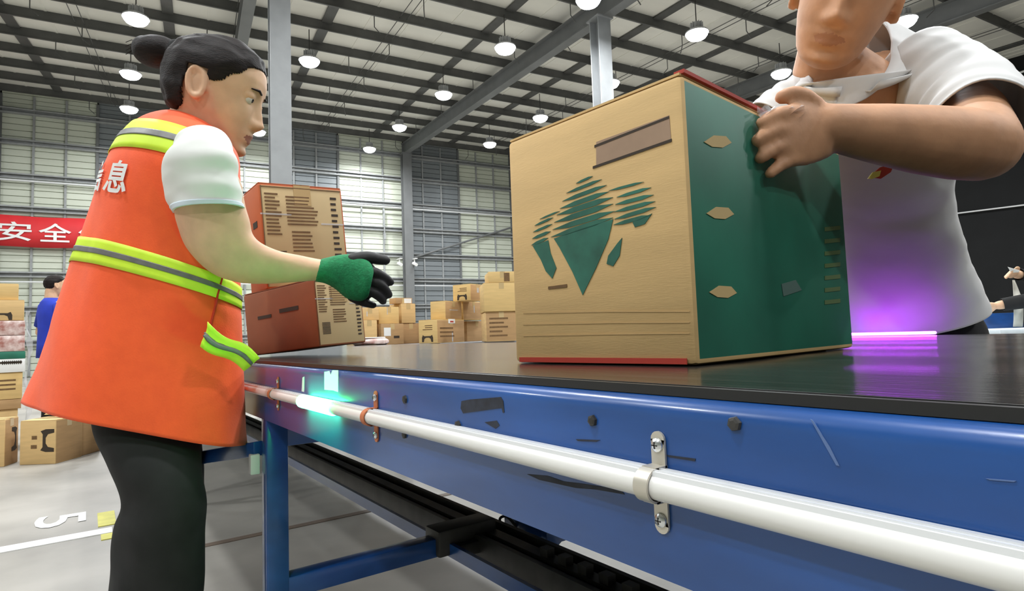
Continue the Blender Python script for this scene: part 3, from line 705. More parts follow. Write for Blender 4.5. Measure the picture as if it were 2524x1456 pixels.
# ---- left: cartons on the floor and a tall stack behind
GL = 'cartons on the floor at the left'
f = atz(138, 1143, 0); zf = depth(f)
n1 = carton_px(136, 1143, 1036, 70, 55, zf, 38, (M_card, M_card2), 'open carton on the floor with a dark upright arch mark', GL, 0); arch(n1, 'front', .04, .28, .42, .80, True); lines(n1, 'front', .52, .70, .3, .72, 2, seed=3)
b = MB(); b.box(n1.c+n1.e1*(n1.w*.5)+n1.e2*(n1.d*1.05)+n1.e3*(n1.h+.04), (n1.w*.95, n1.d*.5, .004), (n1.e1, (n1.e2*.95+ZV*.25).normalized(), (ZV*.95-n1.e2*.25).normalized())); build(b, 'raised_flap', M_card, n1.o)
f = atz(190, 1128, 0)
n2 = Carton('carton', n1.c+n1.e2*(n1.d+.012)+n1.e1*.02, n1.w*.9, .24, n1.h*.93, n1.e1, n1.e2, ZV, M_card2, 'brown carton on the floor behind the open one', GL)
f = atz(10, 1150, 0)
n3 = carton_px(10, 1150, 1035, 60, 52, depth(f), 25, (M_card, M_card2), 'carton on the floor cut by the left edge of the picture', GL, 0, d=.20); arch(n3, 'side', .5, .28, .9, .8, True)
GS = 'stack of goods at the left edge'
zs = 5.35
base = 0; S = []
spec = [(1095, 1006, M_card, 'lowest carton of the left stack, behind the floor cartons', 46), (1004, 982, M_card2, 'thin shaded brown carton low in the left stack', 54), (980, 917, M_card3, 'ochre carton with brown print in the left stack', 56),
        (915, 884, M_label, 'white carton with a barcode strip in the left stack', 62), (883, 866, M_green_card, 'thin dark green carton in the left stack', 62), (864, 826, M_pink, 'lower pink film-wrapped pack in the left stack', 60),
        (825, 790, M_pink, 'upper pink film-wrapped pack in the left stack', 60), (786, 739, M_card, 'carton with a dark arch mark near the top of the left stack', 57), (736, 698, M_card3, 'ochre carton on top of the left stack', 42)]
zz = 0
for i, (yb, yt, m, lab, xr) in enumerate(spec):
    hh = at(20, yt, zs).z - zz - .004
    e1, e2 = yawed(0, xr)
    c = at(xr, 900, zs); c.z = zz
    o = Carton('stacked_pack' if m is M_pink else 'stacked_carton', c, .46, .36, hh, e1, e2, ZV, m, lab, GS, seam=m not in (M_pink,), cat='pack' if m is M_pink else 'carton')
    S.append(o); zz += hh+.004
lines(S[2], 'front', .1, .6, .3, .8, 3, seed=2); lines(S[3], 'front', .05, .45, .55, .95, 1, M_ink); arch(S[7], 'front', .18, .02, .5, .42)
for k in range(10): S[3].rect('front', .06+.03*k, .60, .075+.03*k, .9, M_ink, 'barcode')
# loose film hanging beside the stack
b = MB(); rows = []
for k in range(12):
    z_ = .25+1.0*k/11; w = .03+.03*sin(k*1.1)
    c = at(60, 900, zs-.02); c.z = z_; rows.append([c+RH*(.012+w*q)+FH*(.02*sin(k*2+q*5)) for q in (0, .4, .7, 1)])
b.loft(rows, False, False); fo = build(b, 'stretch_film', M_film, S[5].o, smooth=True)

# ================================================================== PEOPLE
def lerp_tab(tab, x):
    if x <= tab[0][0]: return tab[0][1]
    for (a, p), (b_, q) in zip(tab, tab[1:]):
        if x <= b_:
            t = (x-a)/(b_-a); t = t*t*(3-2*t)*.5 + t*.5; return p+(q-p)*t
    return tab[-1][1]
YF = [(-.120, .035), (-.114, .066), (-.104, .082), (-.088, .082), (-.065, .086), (-.04, .086), (-.01, .084), (.02, .086), (.045, .089), (.07, .083), (.09, .066), (.105, .043), (.116, .006)]
YB = [(-.120, .022), (-.114, .004), (-.104, -.018), (-.088, -.040), (-.065, -.062), (-.04, -.080), (-.01, -.094), (.02, -.101), (.045, -.100), (.07, -.09), (.09, -.070), (.105, -.044), (.116, -.004)]
HWD = [(-.120, .010), (-.114, .026), (-.104, .040), (-.088, .051), (-.065, .059), (-.04, .066), (-.01, .071), (.02, .075), (.045, .075), (.07, .069), (.09, .054), (.105, .035), (.116, .004)]
def g_(x, s): return exp(-(x/s)**2)
def relief(x, z):
    d = 0
    na = lerp_tab([(-.052, 0), (-.044, .016), (-.036, .024), (-.02, .018), (0, .010), (.015, .004), (.03, 0)], z)
    d += na*g_(x, .010 if z > -.03 else .013)
    d += .007*(g_(x-.014, .007)+g_(x+.014, .007))*g_(z+.041, .007)
    d -= .011*(g_(abs(x)-.032, .015)*g_(z-.008, .011))
    d += .004*g_(abs(x)-.028, .02)*g_(z-.028, .008)
    d += .0065*g_(x, .020)*g_(z+.0625, .0055) + .0065*g_(x, .017)*g_(z+.0755, .006)
    d -= .0055*g_(x, .024)*g_(z+.069, .0026)
    d -= .004*g_(x, .02)*g_(z+.086, .005); d += .006*g_(x, .018)*g_(z+.102, .010)
    d += .003*g_(abs(x)-.038, .018)*g_(z+.025, .02)
    return d
def head_rings(k=1.0, nz=64, nphi=72, zmin=-.120):  # slices of the head from chin to crown
    rings = []
    for i in range(nz+1):
        z = zmin+(.116-zmin)*i/nz; f, r, w = lerp_tab(YF, z), lerp_tab(YB, z), lerp_tab(HWD, z); c, h = (f+r)/2, (f-r)/2; ring = []
        for j in range(nphi):
            a = 2*pi*j/nphi; sx, cy = sin(a), cos(a)
            x = w*abs(sx)**.88*(1 if sx >= 0 else -1); y = c+h*abs(cy)**.88*(1 if cy >= 0 else -1)
            if cy > 0: y += relief(x, z)*min(1, cy*2.2)
            ring.append((x*k, y*k, z*k))
        rings.append(ring)
    return rings
class Head:
    def __init__(s, c, fwd, up, size=1.0):
        s.c = V(c); s.y = fwd.normalized(); s.z = (up-s.y*up.dot(s.y)).normalized(); s.x = s.y.cross(s.z); s.k = size
    def w(s, p): return s.c + (s.x*p[0]+s.y*p[1]+s.z*p[2])*s.k
    def l(s, q):
        d = (V(q)-s.c)/s.k; return d.dot(s.x), d.dot(s.y), d.dot(s.z)
    def add(s, mb):
        mb.loft([[s.w(p) for p in r] for r in head_rings()])
        for q in (-1, 1):
            path = []
            for k in range(15):
                a = 2*pi*k/14; path.append(s.w((q*(.079+.006*(1-cos(a))*.3), -.016-.017*sin(a)-.006*cos(a), -.004+.030*cos(a))))
            mb.tube(path, .0052, 10); mb.ell(s.w((q*.075, -.014, -.004)), (.006, .014, .026), (s.x, s.y, s.z), 14, 8)
            mb.ell(s.w((q*.032, .0700, .0125)), (.0165, .0130, .0100), (s.x, s.y, s.z), 16, 10)
            mb.ell(s.w((q*.077, -.010, -.031)), (.006, .008, .009), (s.x, s.y, s.z), 10, 6)
    def paint(s, o, off):
        """lip colour on the lip faces of the finished body mesh (slot 1)"""
        for p in o.data.polygons:
            x, y, z = s.l(p.center+off)
            if abs(x) < .023 and y > .07 and (-.0795+.006*(abs(x)/.02)**2) < z < (-.0605-.006*(abs(x)/.022)**2): p.material_index = 1
    def face_parts(s, root, hairm):
        for q in (-1, 1):
            b = MB(); b.ell(s.w((q*.032, .0685, .007)), (.0125, .0125, .0125), (s.x, s.y, s.z), 16, 10, 0)
            b.ell(s.w((q*.032, .0785, .006)), (.0055, .0032, .0055), (s.x, s.y, s.z), 14, 8, 1)
            build(b, 'eye', [M_eye, M_iris], root, smooth=True)
            b = MB(); b.tube([s.w((q*.016, .0885, .027)), s.w((q*.030, .0865, .030)), s.w((q*.046, .075, .026))], [.0022, .0028, .0014], 8); build(b, 'eyebrow', hairm, root, smooth=True)
    def hair(s, root, line, grow=.010, name='hair'):
        rings = head_rings(1.0, 120, 140); n = len(rings[0]); b = MB(); keep = {}
        def P(i, j):
            x, y, z = rings[i][j % n]; d = V((x, y, z-.01)).normalized()
            g = grow*(.75+.35*noise.noise(V((x*60, y*25, z*25))))*min(1, .15+max(0, z-lerp_tab(line, y))/.035)
            return V((x, y, z))+d*g
        for i in range(len(rings)-1):
            for j in range(n):
                x, y, z = rings[i][j]
                if z > lerp_tab(line, y)+.004*noise.noise(V((x*90, y*90, z*20))) and not (abs(x) > .05 and -.034 < y < .002 and z < .024 and z > -.042):
                    q = []
                    for a, b2 in ((i, j), (i, j+1), (i+1, j+1), (i+1, j)):
                        kk = (a, b2 % n)
                        if kk not in keep: keep[kk] = len(b.v); b.v.append(s.w(P(a, b2)))
                        q.append(keep[kk])
                    b.f.append(tuple(q)); b.m.append(0)
        top = [keep[(len(rings)-1, j)] for j in range(n) if (len(rings)-1, j) in keep]
        if len(top) == n: b.f.append(tuple(top)); b.m.append(0)
        return build(b, name, M_hair, root, smooth=True, solid=.004*s.k)

class Loft:
    """garment or limb surface through measured outline pairs: (xl, yl, xr, yr, distance, half thickness)"""
    def __init__(s, keys, sub=5):
        K = []
        for xl, yl, xr, yr, z, bt, *tl in keys:
            zl, zr = z if isinstance(z, tuple) else (z, z); L, R = at(xl, yl, zl), at(xr, yr, zr); c = (L+R)/2; A = (R-L)/2
            h = c-CAM
            h = V((h.x, h.y, h.z*(.2 if abs(A.normalized().z) < .75 else 1))).normalized()
            K.append((c, A, h*bt+ZV*(tl[0] if tl else 0)))
        s.K = K
    def ring(s, v):
        n = len(s.K); i = max(0, min(n-2, int(v))); t = v-i
        g = lambda k, m: s.K[max(0, min(n-1, k))][m]
        return [cr(g(i-1, m), g(i, m), g(i+1, m), g(i+2, m), t) for m in range(3)]
    def pt(s, v, a, off=0, ex=.92, wr=None):
        c, A, B = s.ring(v); ca, sa = cos(a), sin(a)
        sx = abs(ca)**ex*(1 if ca >= 0 else -1); sy = abs(sa)**ex*(1 if sa >= 0 else -1)
        d = A*sx+B*sy; p = c+d
        nrm = (A.normalized()*(ca/max(A.length, 1e-6)) + B.normalized()*(sa/max(B.length, 1e-6))).normalized()
        if wr: off += wr(p, v, a)
        return p+nrm*off
    def grid(s, v0, v1, nv, a0=0, a1=2*pi, na=48, off=0, wr=None, shrink=1):
        cl = abs(a1-a0-2*pi) < 1e-6
        return [[s.pt(v0+(v1-v0)*i/nv, a0+(a1-a0)*j/na, off, wr=wr) for j in range(na if cl else na+1)] for i in range(nv+1)]
def fold(amp, sc, st=(1, 1, 1)):
    def f(p, v, a): return amp*noise.noise(V((p.x*sc*st[0], p.y*sc*st[1], p.z*sc*st[2])))
    return f
def strip(lf, v0, v1, a0, a1, off, wr, nv=6, na=60):
    b = MB(); b.loft(lf.grid(v0, v1, nv, a0, a1, na, off, wr), False, False); return b
def fingers(mb, paths, rad, seg=10):
    for pth, r in zip(paths, rad): mb.capsule(bez(pth, 12), [r*(1.08-.30*k/12) for k in range(len(bez(pth, 12)))], seg)

# ---------------------------------------------------------------- woman in the orange vest
fw_ = at(370, 1000, 1.25); fw_.z = 0
W = thing('person', fw_, 'person in an orange reflective vest reaching with a green gloved hand', 'person')
hd = Head(at(534, 236, 1.27), RT*.955-UP*.27+FW*.20, UP*.955+RT*.27+FW*.06, 1.02)
vest = Loft([(62, 992, 606, 1092, 1.25, .215), (86, 925, 600, 1012, 1.25, .21), (113, 840, 594, 935, 1.25, .20), (143, 740, 591, 850, 1.25, .19), (172, 655, 590, 770, 1.25, .185), (199, 590, 589, 710, 1.25, .18),
             (222, 525, 590, 640, 1.25, .18), (241, 458, 592, 570, 1.25, .185), (262, 402, 592, 500, 1.25, .185), (290, 352, 590, 440, 1.26, .18), (332, 308, 588, 398, 1.27, .155), (385, 284, 572, 368, 1.28, .11), (438, 278, 545, 338, 1.28, .065)])
wv = lambda p, v, a: .006*noise.noise(V((p.x*7, p.y*7, p.z*4)))*(1.6 if v < 4 else .7) + (.007*sin(a*6+1+.4*v)*max(0, 2.5-v)/2.5)+(.004*noise.noise(V((p.x*16, p.y*16, p.z*9))) if v < 7.8 else 0)
b = MB(); b.loft(vest.grid(0, 12, 72, na=72, wr=wv), False); vo = build(b, 'vest', M_vest, W, smooth=True, solid=.004)
NEAR0, NEAR1 = pi-.35, 2*pi+.30
wv2 = lambda p, v, a: wv(p, v, a)
build(strip(vest, 4.10, 4.98, NEAR0, NEAR1, .003, wv2), 'lime_band', M_lime, vo, smooth=True, solid=.0015)
build(strip(vest, 4.44, 4.64, NEAR0, NEAR1, .0045, wv2), 'reflective_stripe', M_refl, vo, smooth=True, solid=.001)
build(strip(vest, 8.30, 9.75, NEAR0, 2*pi-.9, .003, wv2), 'lime_band', M_lime, vo, smooth=True, solid=.0015)
build(strip(vest, 8.88, 9.18, NEAR0, 2*pi-.9, .0045, wv2), 'reflective_stripe', M_refl, vo, smooth=True, solid=.001)
# lettering printed on the back
b = MB()
for ch, a0, a1 in (('信', pi+.26, pi+.60), ('息', pi+.66, pi+1.08)):
    vs_, fs = text_mesh(ch, 1, .02); x0 = min(v.x for v in vs_); x1 = max(v.x for v in vs_); y0 = min(v.y for v in vs_); y1 = max(v.y for v in vs_)
    b.add([vest.pt(6.55+1.18*(v.y-y0)/(y1-y0), a0+(a1-a0)*(v.x-x0)/(x1-x0), .0035, wr=wv2) for v in vs_], fs)
build(b, 'back_lettering', M_label, vo)
# darker orange side seam of the vest and the loose lime flap at the front
b = MB(); b.tube([vest.pt(3.2+.35*k, 2*pi-.98+.03*k, .002, wr=wv2) for k in range(10)], .0022, 6); build(b, 'side_seam', mat('vest_dark_seam', (.55, .03, .008), .8), vo)
fl = [(505, 796, 1.035), (545, 800, 1.03), (600, 850, 1.05), (648, 884, 1.07), (600, 918, 1.07), (545, 880, 1.04), (498, 846, 1.03)]
P = [at(*q) for q in fl]
def flap_strip(k0, k1, m, off, name, par):
    b = MB(); rows = []
    for i in range(13):
        t = i/12
        U = at(512+130*t, 792+92*t+10*sin(t*6), 1.03+.05*t-off); D = at(496+104*t, 846+70*t+8*sin(t*5+1), 1.03+.05*t-off)
        rows.append([U+(D-U)*(k0+(k1-k0)*j/5)+FW*(.004*sin(j+t*4)) for j in range(6)])
    b.loft(rows, False, False); return build(b, name, m, par, smooth=True, solid=.003)
fo_ = flap_strip(0, 1, M_lime, 0, 'lime_flap', vo); flap_strip(.42, .58, M_refl, .004, 'reflective_stripe', vo)
# white sleeve
slv = Loft([(468, 318, 520, 318, 1.12, .03), (436, 336, 558, 336, 1.105, .065), (410, 385, 582, 385, 1.09, .085), (400, 435, 590, 440, 1.08, .08), (406, 480, 600, 486, 1.08, .08), (424, 522, 607, 517, 1.08, .077)])
ws = lambda p, v, a: .010*noise.noise(V((p.x*9, p.y*9, p.z*26)))*min(1, v*.5)
b = MB(); b.loft(slv.grid(0, 5, 40, na=56, wr=ws), False); so = build(b, 'sleeve', M_shirtw, W, smooth=True, solid=.003)
b = MB(); b.loft(slv.grid(4.62, 5.02, 5, na=56, off=.002, wr=ws), False); build(b, 'sleeve_cuff', M_cuff, so, smooth=True, solid=.003)
# far sleeve
b = MB(); sl0, sl1 = at(500, 370, 1.44), at(500, 520, 1.47); b.tube(bez([sl0+UP*.03, sl0, (sl0+sl1)/2, sl1], 12), [.055]+[.07]*11+[.072], 24, caps=False); build(b, 'sleeve', M_shirtw, W, smooth=True, solid=.003)
# arm
arm = Loft([(432, 470, 598, 470, 1.085, .066), (428, 515, 606, 512, 1.085, .066), (438, 560, 616, 545, 1.085, .064), (462, 615, 624, 580, 1.085, .060), (520, 672, 648, 602, 1.09, .053), (590, 696, 692, 620, 1.10, .047), (660, 699, 737, 629, 1.11, .042), (730, 695, 773, 636, 1.115, .036), (784, 692, 801, 641, 1.12, .031), (820, 700, 832, 648, 1.12, .028)])
b = MB(); hd.add(b)
b.capsule([hd.w((0, -.02, -.05)), hd.w((0, -.035, -.11)), at(478, 330, 1.275)], [.052, .052, .062], 24)
b.loft(vest.grid(5.5, 11.9, 20, na=32, off=-.026))
b.loft(arm.grid(0, 9, 45, na=28))
b.capsule([at(505, 395, 1.15), at(512, 470, 1.085)], [.045, .060], 20)
fa = [at(500, 370, 1.44), at(500, 580, 1.48), at(560, 640, 1.42)]
b.capsule([fa[0], fa[1]], [.055, .045], 18); b.capsule([fa[1], fa[2]], [.044, .030], 18)
body = fuse(b, 'body', [M_skinw, M_lip], W, .0042, 3); hd.paint(body, org(W))
hd.face_parts(W, M_hair)
LW = [(-.11, -.080), (-.06, -.074), (-.036, -.055), (-.030, -.010), (.0, .004), (.022, .012), (.045, .038), (.068, .066), (.085, .080), (.1, .086)]
hd.hair(W, LW, .013)
b = MB()
bc_ = at(388, 128, 1.27); ax_ = (RT, UP, FW)
b.ell(bc_, (.050, .034, .040), ax_, 28, 18); b.ell(at(440, 138, 1.27), (.03, .024, .03), ax_, 20, 12); b.ell(at(362, 122, 1.27), (.028, .028, .032), ax_, 20, 12)
bun = fuse(b, 'hair_bun', M_hair, W, .004, 2)
b = MB(); b.tube([at(438, 138, 1.27)+UP*(.028*cos(a))+FW*(.028*sin(a)) for a in [2*pi*k/20 for k in range(21)]], .006, 8); build(b, 'hair_tie', M_black, W, smooth=True)
for k in range(9):                                       # loose strands at the nape and around the bun
    p0 = at(462+k*3, 292-k*3, 1.25); b = MB()
    if k < 5: b.tube([p0, p0+RT*-.012+UP*-.015, p0+RT*(-.010-.003*k)+UP*(-.03)], .0008, 5)
    else: b.tube([at(350, 110+8*(k-5), 1.27), at(325, 98+9*(k-5), 1.27), at(310, 104+10*(k-5), 1.26)], .0008, 5)
    build(b, 'hair_strand', M_hair, W)
# gloves
gz = 1.12
gl_ = Loft([(776, 694, 790, 638, gz, .034), (800, 698, 808, 634, gz, .034), (826, 712, 842, 627, gz, .034), (856, 736, 882, 628, gz, .033), (890, 742, 912, 646, gz-.005, .030), (908, 732, 922, 668, gz-.01, .022)])
b = MB(); b.loft(gl_.grid(0, 5, 30, na=32)); go = fuse(b, 'glove', M_glove, W, .003, 4)
b = MB()
fingers(b, [[at(872, 640, gz-.01), at(905, 634, gz), at(930, 638, gz+.015), at(950, 641, gz+.025)],
            [at(895, 664, gz), at(925, 672, gz), at(948, 684, gz+.02), at(962, 695, gz+.035)],
            [at(902, 688, gz), at(930, 698, gz+.005), at(948, 712, gz+.02), at(958, 726, gz+.04)],
            [at(896, 712, gz), at(922, 722, gz+.005), at(938, 734, gz+.02), at(944, 742, gz+.035)],
            [at(868, 732, gz), at(888, 742, gz+.005), at(906, 748, gz+.015), at(920, 752, gz+.025)]], [.0125, .0105, .0105, .0098, .0088])
b.ell(at(890, 690, gz+.022), (.035, .042, .012), (RT, UP, FW), 20, 12)
fuse(b, 'glove_coating', M_glovek, W, .0024, 3)
b = MB(); c0 = at(556, 640, 1.42)
b.capsule([fa[2], c0+RT*.03], [.033, .034], 16)
fingers(b, [[c0+RT*.03+UP*y, c0+RT*.06+UP*y, c0+RT*.075+UP*y+FW*.02, c0+RT*.08+UP*y+FW*.04] for y in (.026, .009, -.009, -.026)]+[[c0+RT*.01+UP*.02, c0+RT*.03+UP*.045, c0+RT*.05+UP*.05, c0+RT*.06+UP*.05]], [.010]*5)
fuse(b, 'glove', M_glove, W, .004, 3)
# trousers and shoes
lg = Loft([(215, 960, 500, 1010, 1.22, .10), (226, 1050, 498, 1110, 1.17, .085), (262, 1150, 500, 1175, 1.14, .085), (302, 1240, 510, 1245, 1.13, .08), (280, 1305, 506, 1315, 1.13, .08), (268, 1440, 500, 1450, 1.14, .08), (285, 1650, 480, 1650, 1.15, .07), (300, 1900, 460, 1900, 1.16, .06)])
lg2 = Loft([(215, 960, 500, 1010, 1.3, .10), (240, 1050, 500, 1100, 1.34, .10), (280, 1150, 500, 1165, 1.36, .085), (305, 1225, 500, 1225, 1.37, .08), (290, 1290, 490, 1290, 1.37, .08), (290, 1400, 480, 1400, 1.37, .08), (300, 1560, 460, 1560, 1.37, .07), (310, 1740, 450, 1740, 1.37, .06)])
b = MB(); b.loft(lg.grid(0, 7, 40, na=32, wr=fold(.008, 12))); b.loft(lg2.grid(0, 7, 40, na=32, wr=fold(.008, 12))); fuse(b, 'trousers', M_black, W, .007, 4)
def shoe(parent, heel, toe, m=M_shoe):
    h, t = V(heel), V(toe); h.z = t.z = 0; d = (t-h).normalized(); sd = d.cross(ZV); L = (t-h).length; b = MB(); rows = []
    for q, w, hh in ((0, .028, .085), (.12, .036, .10), (.35, .036, .10), (.55, .042, .065), (.8, .045, .048), (.95, .032, .04), (1.0, .015, .028)):
        c = h+d*(L*q); rows.append([c+sd*(w*x)+ZV*(hh*z) for x, z in ((-1, 0.0), (-1.03, .25), (-.9, .7), (-.4, 1), (.4, 1), (.9, .7), (1.03, .25), (1, 0.0))])
    b.loft(rows); return build(b, 'shoe', m, parent, smooth=True, angle=60)
for q in (1.16, 1.37):
    p0 = at(340, 1000, q); p0 = p0-RH*.02; shoe(W, p0, p0+RH*.25)
    # ankles inside trousers continue to the shoe
    b = MB(); b.capsule([V((p0.x, p0.y, .09))+RH*.05, V((p0.x, p0.y, .24))+RH*.055], [.045, .05], 14); build(b, 'sock', M_black, W, smooth=True)

# ---------------------------------------------------------------- man in the white polo, behind the belt
fm = at(2250, 800, 1.80); fm.z = 0
Mn = thing('person', fm, 'person in a white polo shirt leaning over the belt to hold the tall carton', 'person')
hm = Head(at(2092, -22, .97), (-FW*.72 - RT*.46 - UP*.36), (UP*.93+RT*.26-FW*.22), 1.0)
tor = Loft([(2030, 836, 2442, 766, (1.96, 1.64), .115, .034), (2045, 760, 2425, 722, (1.88, 1.61), .12, .02), (2055, 660, 2392, 650, (1.74, 1.56), .13), (2055, 560, 2364, 570, (1.56, 1.47), .13), (2050, 470, 2352, 490, 1.37, .13), (2030, 390, 2356, 410, 1.27, .13), (1990, 310, 2372, 320, 1.17, .12),
            (1955, 255, 2392, 230, 1.10, .11), (1965, 215, 2390, 165, 1.06, .095, .02), (1990, 192, 2320, 122, 1.05, .085, .055), (2004, 190, 2196, 104, 1.045, .07, .095)])
wm = lambda p, v, a: (.024 if v < 4.5 else .008)*(1-.75*abs(cos(a))**3)*noise.noise(V((p.x*6+p.z*4, p.y*5, p.z*2.5-p.x*5)))+.003*noise.noise(V((p.x*20, p.y*20, p.z*30)))+(.011*max(0, 1-2.2*abs(noise.noise(V((p.x*4+p.z*5, p.y*4, p.z*2.5-p.x*4)))))**2*(1-abs(cos(a))**4) if v < 6 else 0)
b = MB(); b.loft(tor.grid(0, 10, 70, na=64, wr=wm), False); sh = build(b, 'polo_shirt', M_shirtm, Mn, smooth=True, solid=.003)
sl = Loft([(2250, 112, 2190, 300, 1.06, .06), (2330, 118, 2220, 315, 1.03, .075), (2402, 166, 2270, 330, .98, .075), (2450, 222, 2325, 335, .92, .07), (2478, 276, 2372, 345, .87, .062)])
wsl = lambda p, v, a: .0022*sin(v*13+noise.noise(p*7)*4)*min(1, v)*noise.noise(p*5+V((3, 1, 2)))*2+.004*noise.noise(p*14)
def wrap(path, rad, nm, m, par, n=40, wr=.004):
    P = bez(path, n); N = len(P); b = MB(); rr = [rad[0]+(rad[1]-rad[0])*k/(N-1) for k in range(N)]
    b.tube(P, rr, 48, caps=False, up=UP)
    for i, p in enumerate(b.v):
        c = P[i//48]; d = (p-c).normalized(); b.v[i] = p+d*(wr*noise.noise(p*16)+wr*.7*sin(i//48*.9+5*noise.noise(p*6))*noise.noise(p*7+V((5, 2, 1)))*2)
    return build(b, nm, m, par, smooth=True, solid=.003)
wrap([at(2270, 185, 1.06), at(2335, 226, .99), at(2392, 276, .90), at(2420, 310, .855)], (.082, .068), 'sleeve', M_shirtm, Mn)
sr = Loft([(2060, 185, 2090, 330, 1.08, .06), (1995, 176, 2040, 320, 1.08, .07), (1940, 196, 1985, 322, 1.08, .068), (1884, 236, 1945, 330, 1.07, .06)])
wrap([at(2060, 262, 1.11), at(1996, 270, 1.10), at(1940, 300, 1.10), at(1905, 326, 1.10)], (.074, .064), 'sleeve', M_shirtm, Mn)
# folded collar, open at the throat
for a0, a1 in ((3*pi/2+.02, 2*pi+.9), (.9, 3*pi/2-.42)):
    b = MB(); rows = []
    for i in range(29):
        a = a0+(a1-a0)*i/28; p = tor.pt(10, a); q_ = tor.pt(9.35, a, .010); e_ = tor.pt(8.9, a, .012)
        rows.append([p, p+ZV*.012+(p-hm.w((0, 0, -.1))).normalized()*.004, p.lerp(q_, .5)+ZV*.010, q_, e_])
    b.loft(rows, False, False); build(b, 'collar', M_shirtm, sh, smooth=True, solid=.003)
b = MB()
bd = [(2142, 436, 1.14), (2170, 412, 1.13), (2205, 402, 1.125), (2196, 424, 1.13), (2172, 440, 1.135)]
Pb = [at(x, y, z-.06) for x, y, z in bd]; b.add(Pb+[p+FW*.003 for p in Pb], [(0, 1, 2, 3, 4), (9, 8, 7, 6, 5)]+[(i, (i+1) % 5, (i+1) % 5+5, i+5) for i in range(5)]); build(b, 'red_badge', M_red, sh)
b = MB(); Pb = [at(x, y, 1.065) for x, y in ((2140, 440), (2152, 424), (2172, 420), (2168, 434), (2150, 441))]; b.add(Pb+[p+FW*.003 for p in Pb], [(0, 1, 2, 3, 4), (9, 8, 7, 6, 5)]+[(i, (i+1) % 5, (i+1) % 5+5, i+5) for i in range(5)]); build(b, 'yellow_badge', M_yellowp, sh)
# body: head, neck, trunk, both arms and hands
am = Loft([(2400, 180, 2310, 300, .97, .05), (2452, 235, 2350, 345, .90, .050), (2486, 300, 2392, 400, .835, .048), (2494, 372, 2440, 432, .80, .046), (2455, 440, 2420, 290, .79, .046), (2390, 448, 2370, 272, .785, .047), (2300, 440, 2290, 258, .775, .045), (2210, 424, 2200, 248, .765, .041), (2130, 404, 2124, 244, .755, .036), (2066, 388, 2062, 246, .745, .030), (2020, 390, 2016, 244, .738, .027)])
up_arm = [at(2320, 215, 1.02), at(2390, 290, .90), at(2418, 356, .80)]
b = MB(); hm.add(b)
b.capsule([hm.w((0, -.03, -.04)), hm.w((0, -.045, -.11)), at(2130, 240, 1.06)], [.056, .058, .066], 24)
b.loft(tor.grid(2.0, 9.0, 24, na=32, off=-.024))
b.capsule(up_arm, [.050, .048, .046], 22)
fo1 = [at(2420, 362, .80), at(2360, 354, .785), at(2270, 344, .772), at(2170, 330, .760), at(2080, 318, .748), at(2030, 314, .740)]
b.capsule(fo1, [(.046), (.0475), (.044), (.038), (.031), (.029)], 26, up=UP)
# right hand of the picture's man: the palm lies on the carton, fingers over its green side
hz = .715
b.loft(Loft([(2050, 385, 2046, 256, .742, .027), (2010, 402, 2004, 246, .732, .024), (1965, 412, 1962, 250, .718, .020), (1938, 408, 1940, 262, .71, .016)]).grid(0, 3, 18, na=24))
fingers(b, [[at(1960, 278, hz), at(1928, 280, hz-.012), at(1900, 290, hz-.018), at(1878, 302, hz-.022)],
            [at(1956, 314, hz), at(1918, 320, hz-.014), at(1888, 332, hz-.022), at(1866, 346, hz-.026)],
            [at(1958, 352, hz), at(1922, 360, hz-.012), at(1894, 374, hz-.020), at(1874, 390, hz-.024)],
            [at(1964, 390, hz), at(1936, 400, hz-.008), at(1914, 414, hz-.014), at(1898, 428, hz-.018)],
            [at(2010, 262, .735), at(1980, 238, .728), at(1950, 232, .722), at(1926, 240, .72)]], [.0098, .0100, .0098, .0088, .0112], 12)
ra = [at(2030, 262, 1.10), at(1930, 320, 1.10), at(1960, 520, 1.02)]
b.capsule(ra[:2], [.050, .044], 18); b.capsule(ra[1:], [.044, .030], 18)
h0 = ra[2]; b.capsule([h0, h0-UP*.05], [.030, .034], 16)
fingers(b, [[h0-UP*.06+RT*x, h0-UP*.09+RT*x-FW*.01, h0-UP*.12+RT*x-FW*.02, h0-UP*.14+RT*x-FW*.025] for x in (-.026, -.009, .009, .026)]+[[h0-UP*.03-RT*.03, h0-UP*.05-RT*.05, h0-UP*.07-RT*.055, h0-UP*.085-RT*.055]], [.0095]*5)
mb_ = fuse(b, 'body', [M_skinm, M_lipm], Mn, .0040, 3); hm.paint(mb_, org(Mn))
hm.face_parts(Mn, M_hair)
LM = [(-.11, -.05), (-.05, -.035), (-.02, -.01), (.0, .030), (.03, .045), (.055, .065), (.08, .082), (.1, .088)]
hm.hair(Mn, LM, .010)
hip = at(2240, 850, 1.82); legR = V((hip.x, hip.y, 0))
sdv = tor.ring(0)[1].normalized(); sdv = V((sdv.x, sdv.y, 0)).normalized()
b = MB(); b.ell(hip+ZV*.02, (.20, .13, .15), (sdv, ZV.cross(sdv), ZV), 28, 16)
for q in (-1, 1):
    P = [hip+sdv*(.10*q)-ZV*.02, legR+sdv*(.11*q)+ZV*.48, legR+sdv*(.12*q)+ZV*.10]
    b.capsule(P, [.098, .075, .062], 20); f_ = ZV.cross(sdv); f_ = f_ if f_.dot(FW) < 0 else -f_
    shoe(Mn, legR+sdv*(.12*q)-f_*.06, legR+sdv*(.13*q)+f_*.19)
fuse(b, 'trousers', M_black, Mn, .008, 4)
# crinkled clear tape on the carton top under the hand
b = MB(); rows = []
for i in range(14):
    rows.append([at(1866+9*i, 262+24*k/4+6*sin(i*1.9+k*1.3), .70+.012*sin(i*2.3+k*2.1)+.0006*i) for k in range(5)])
b.loft(rows, False, False); ct = build(b, 'loose_tape', M_film, G.o, smooth=False)

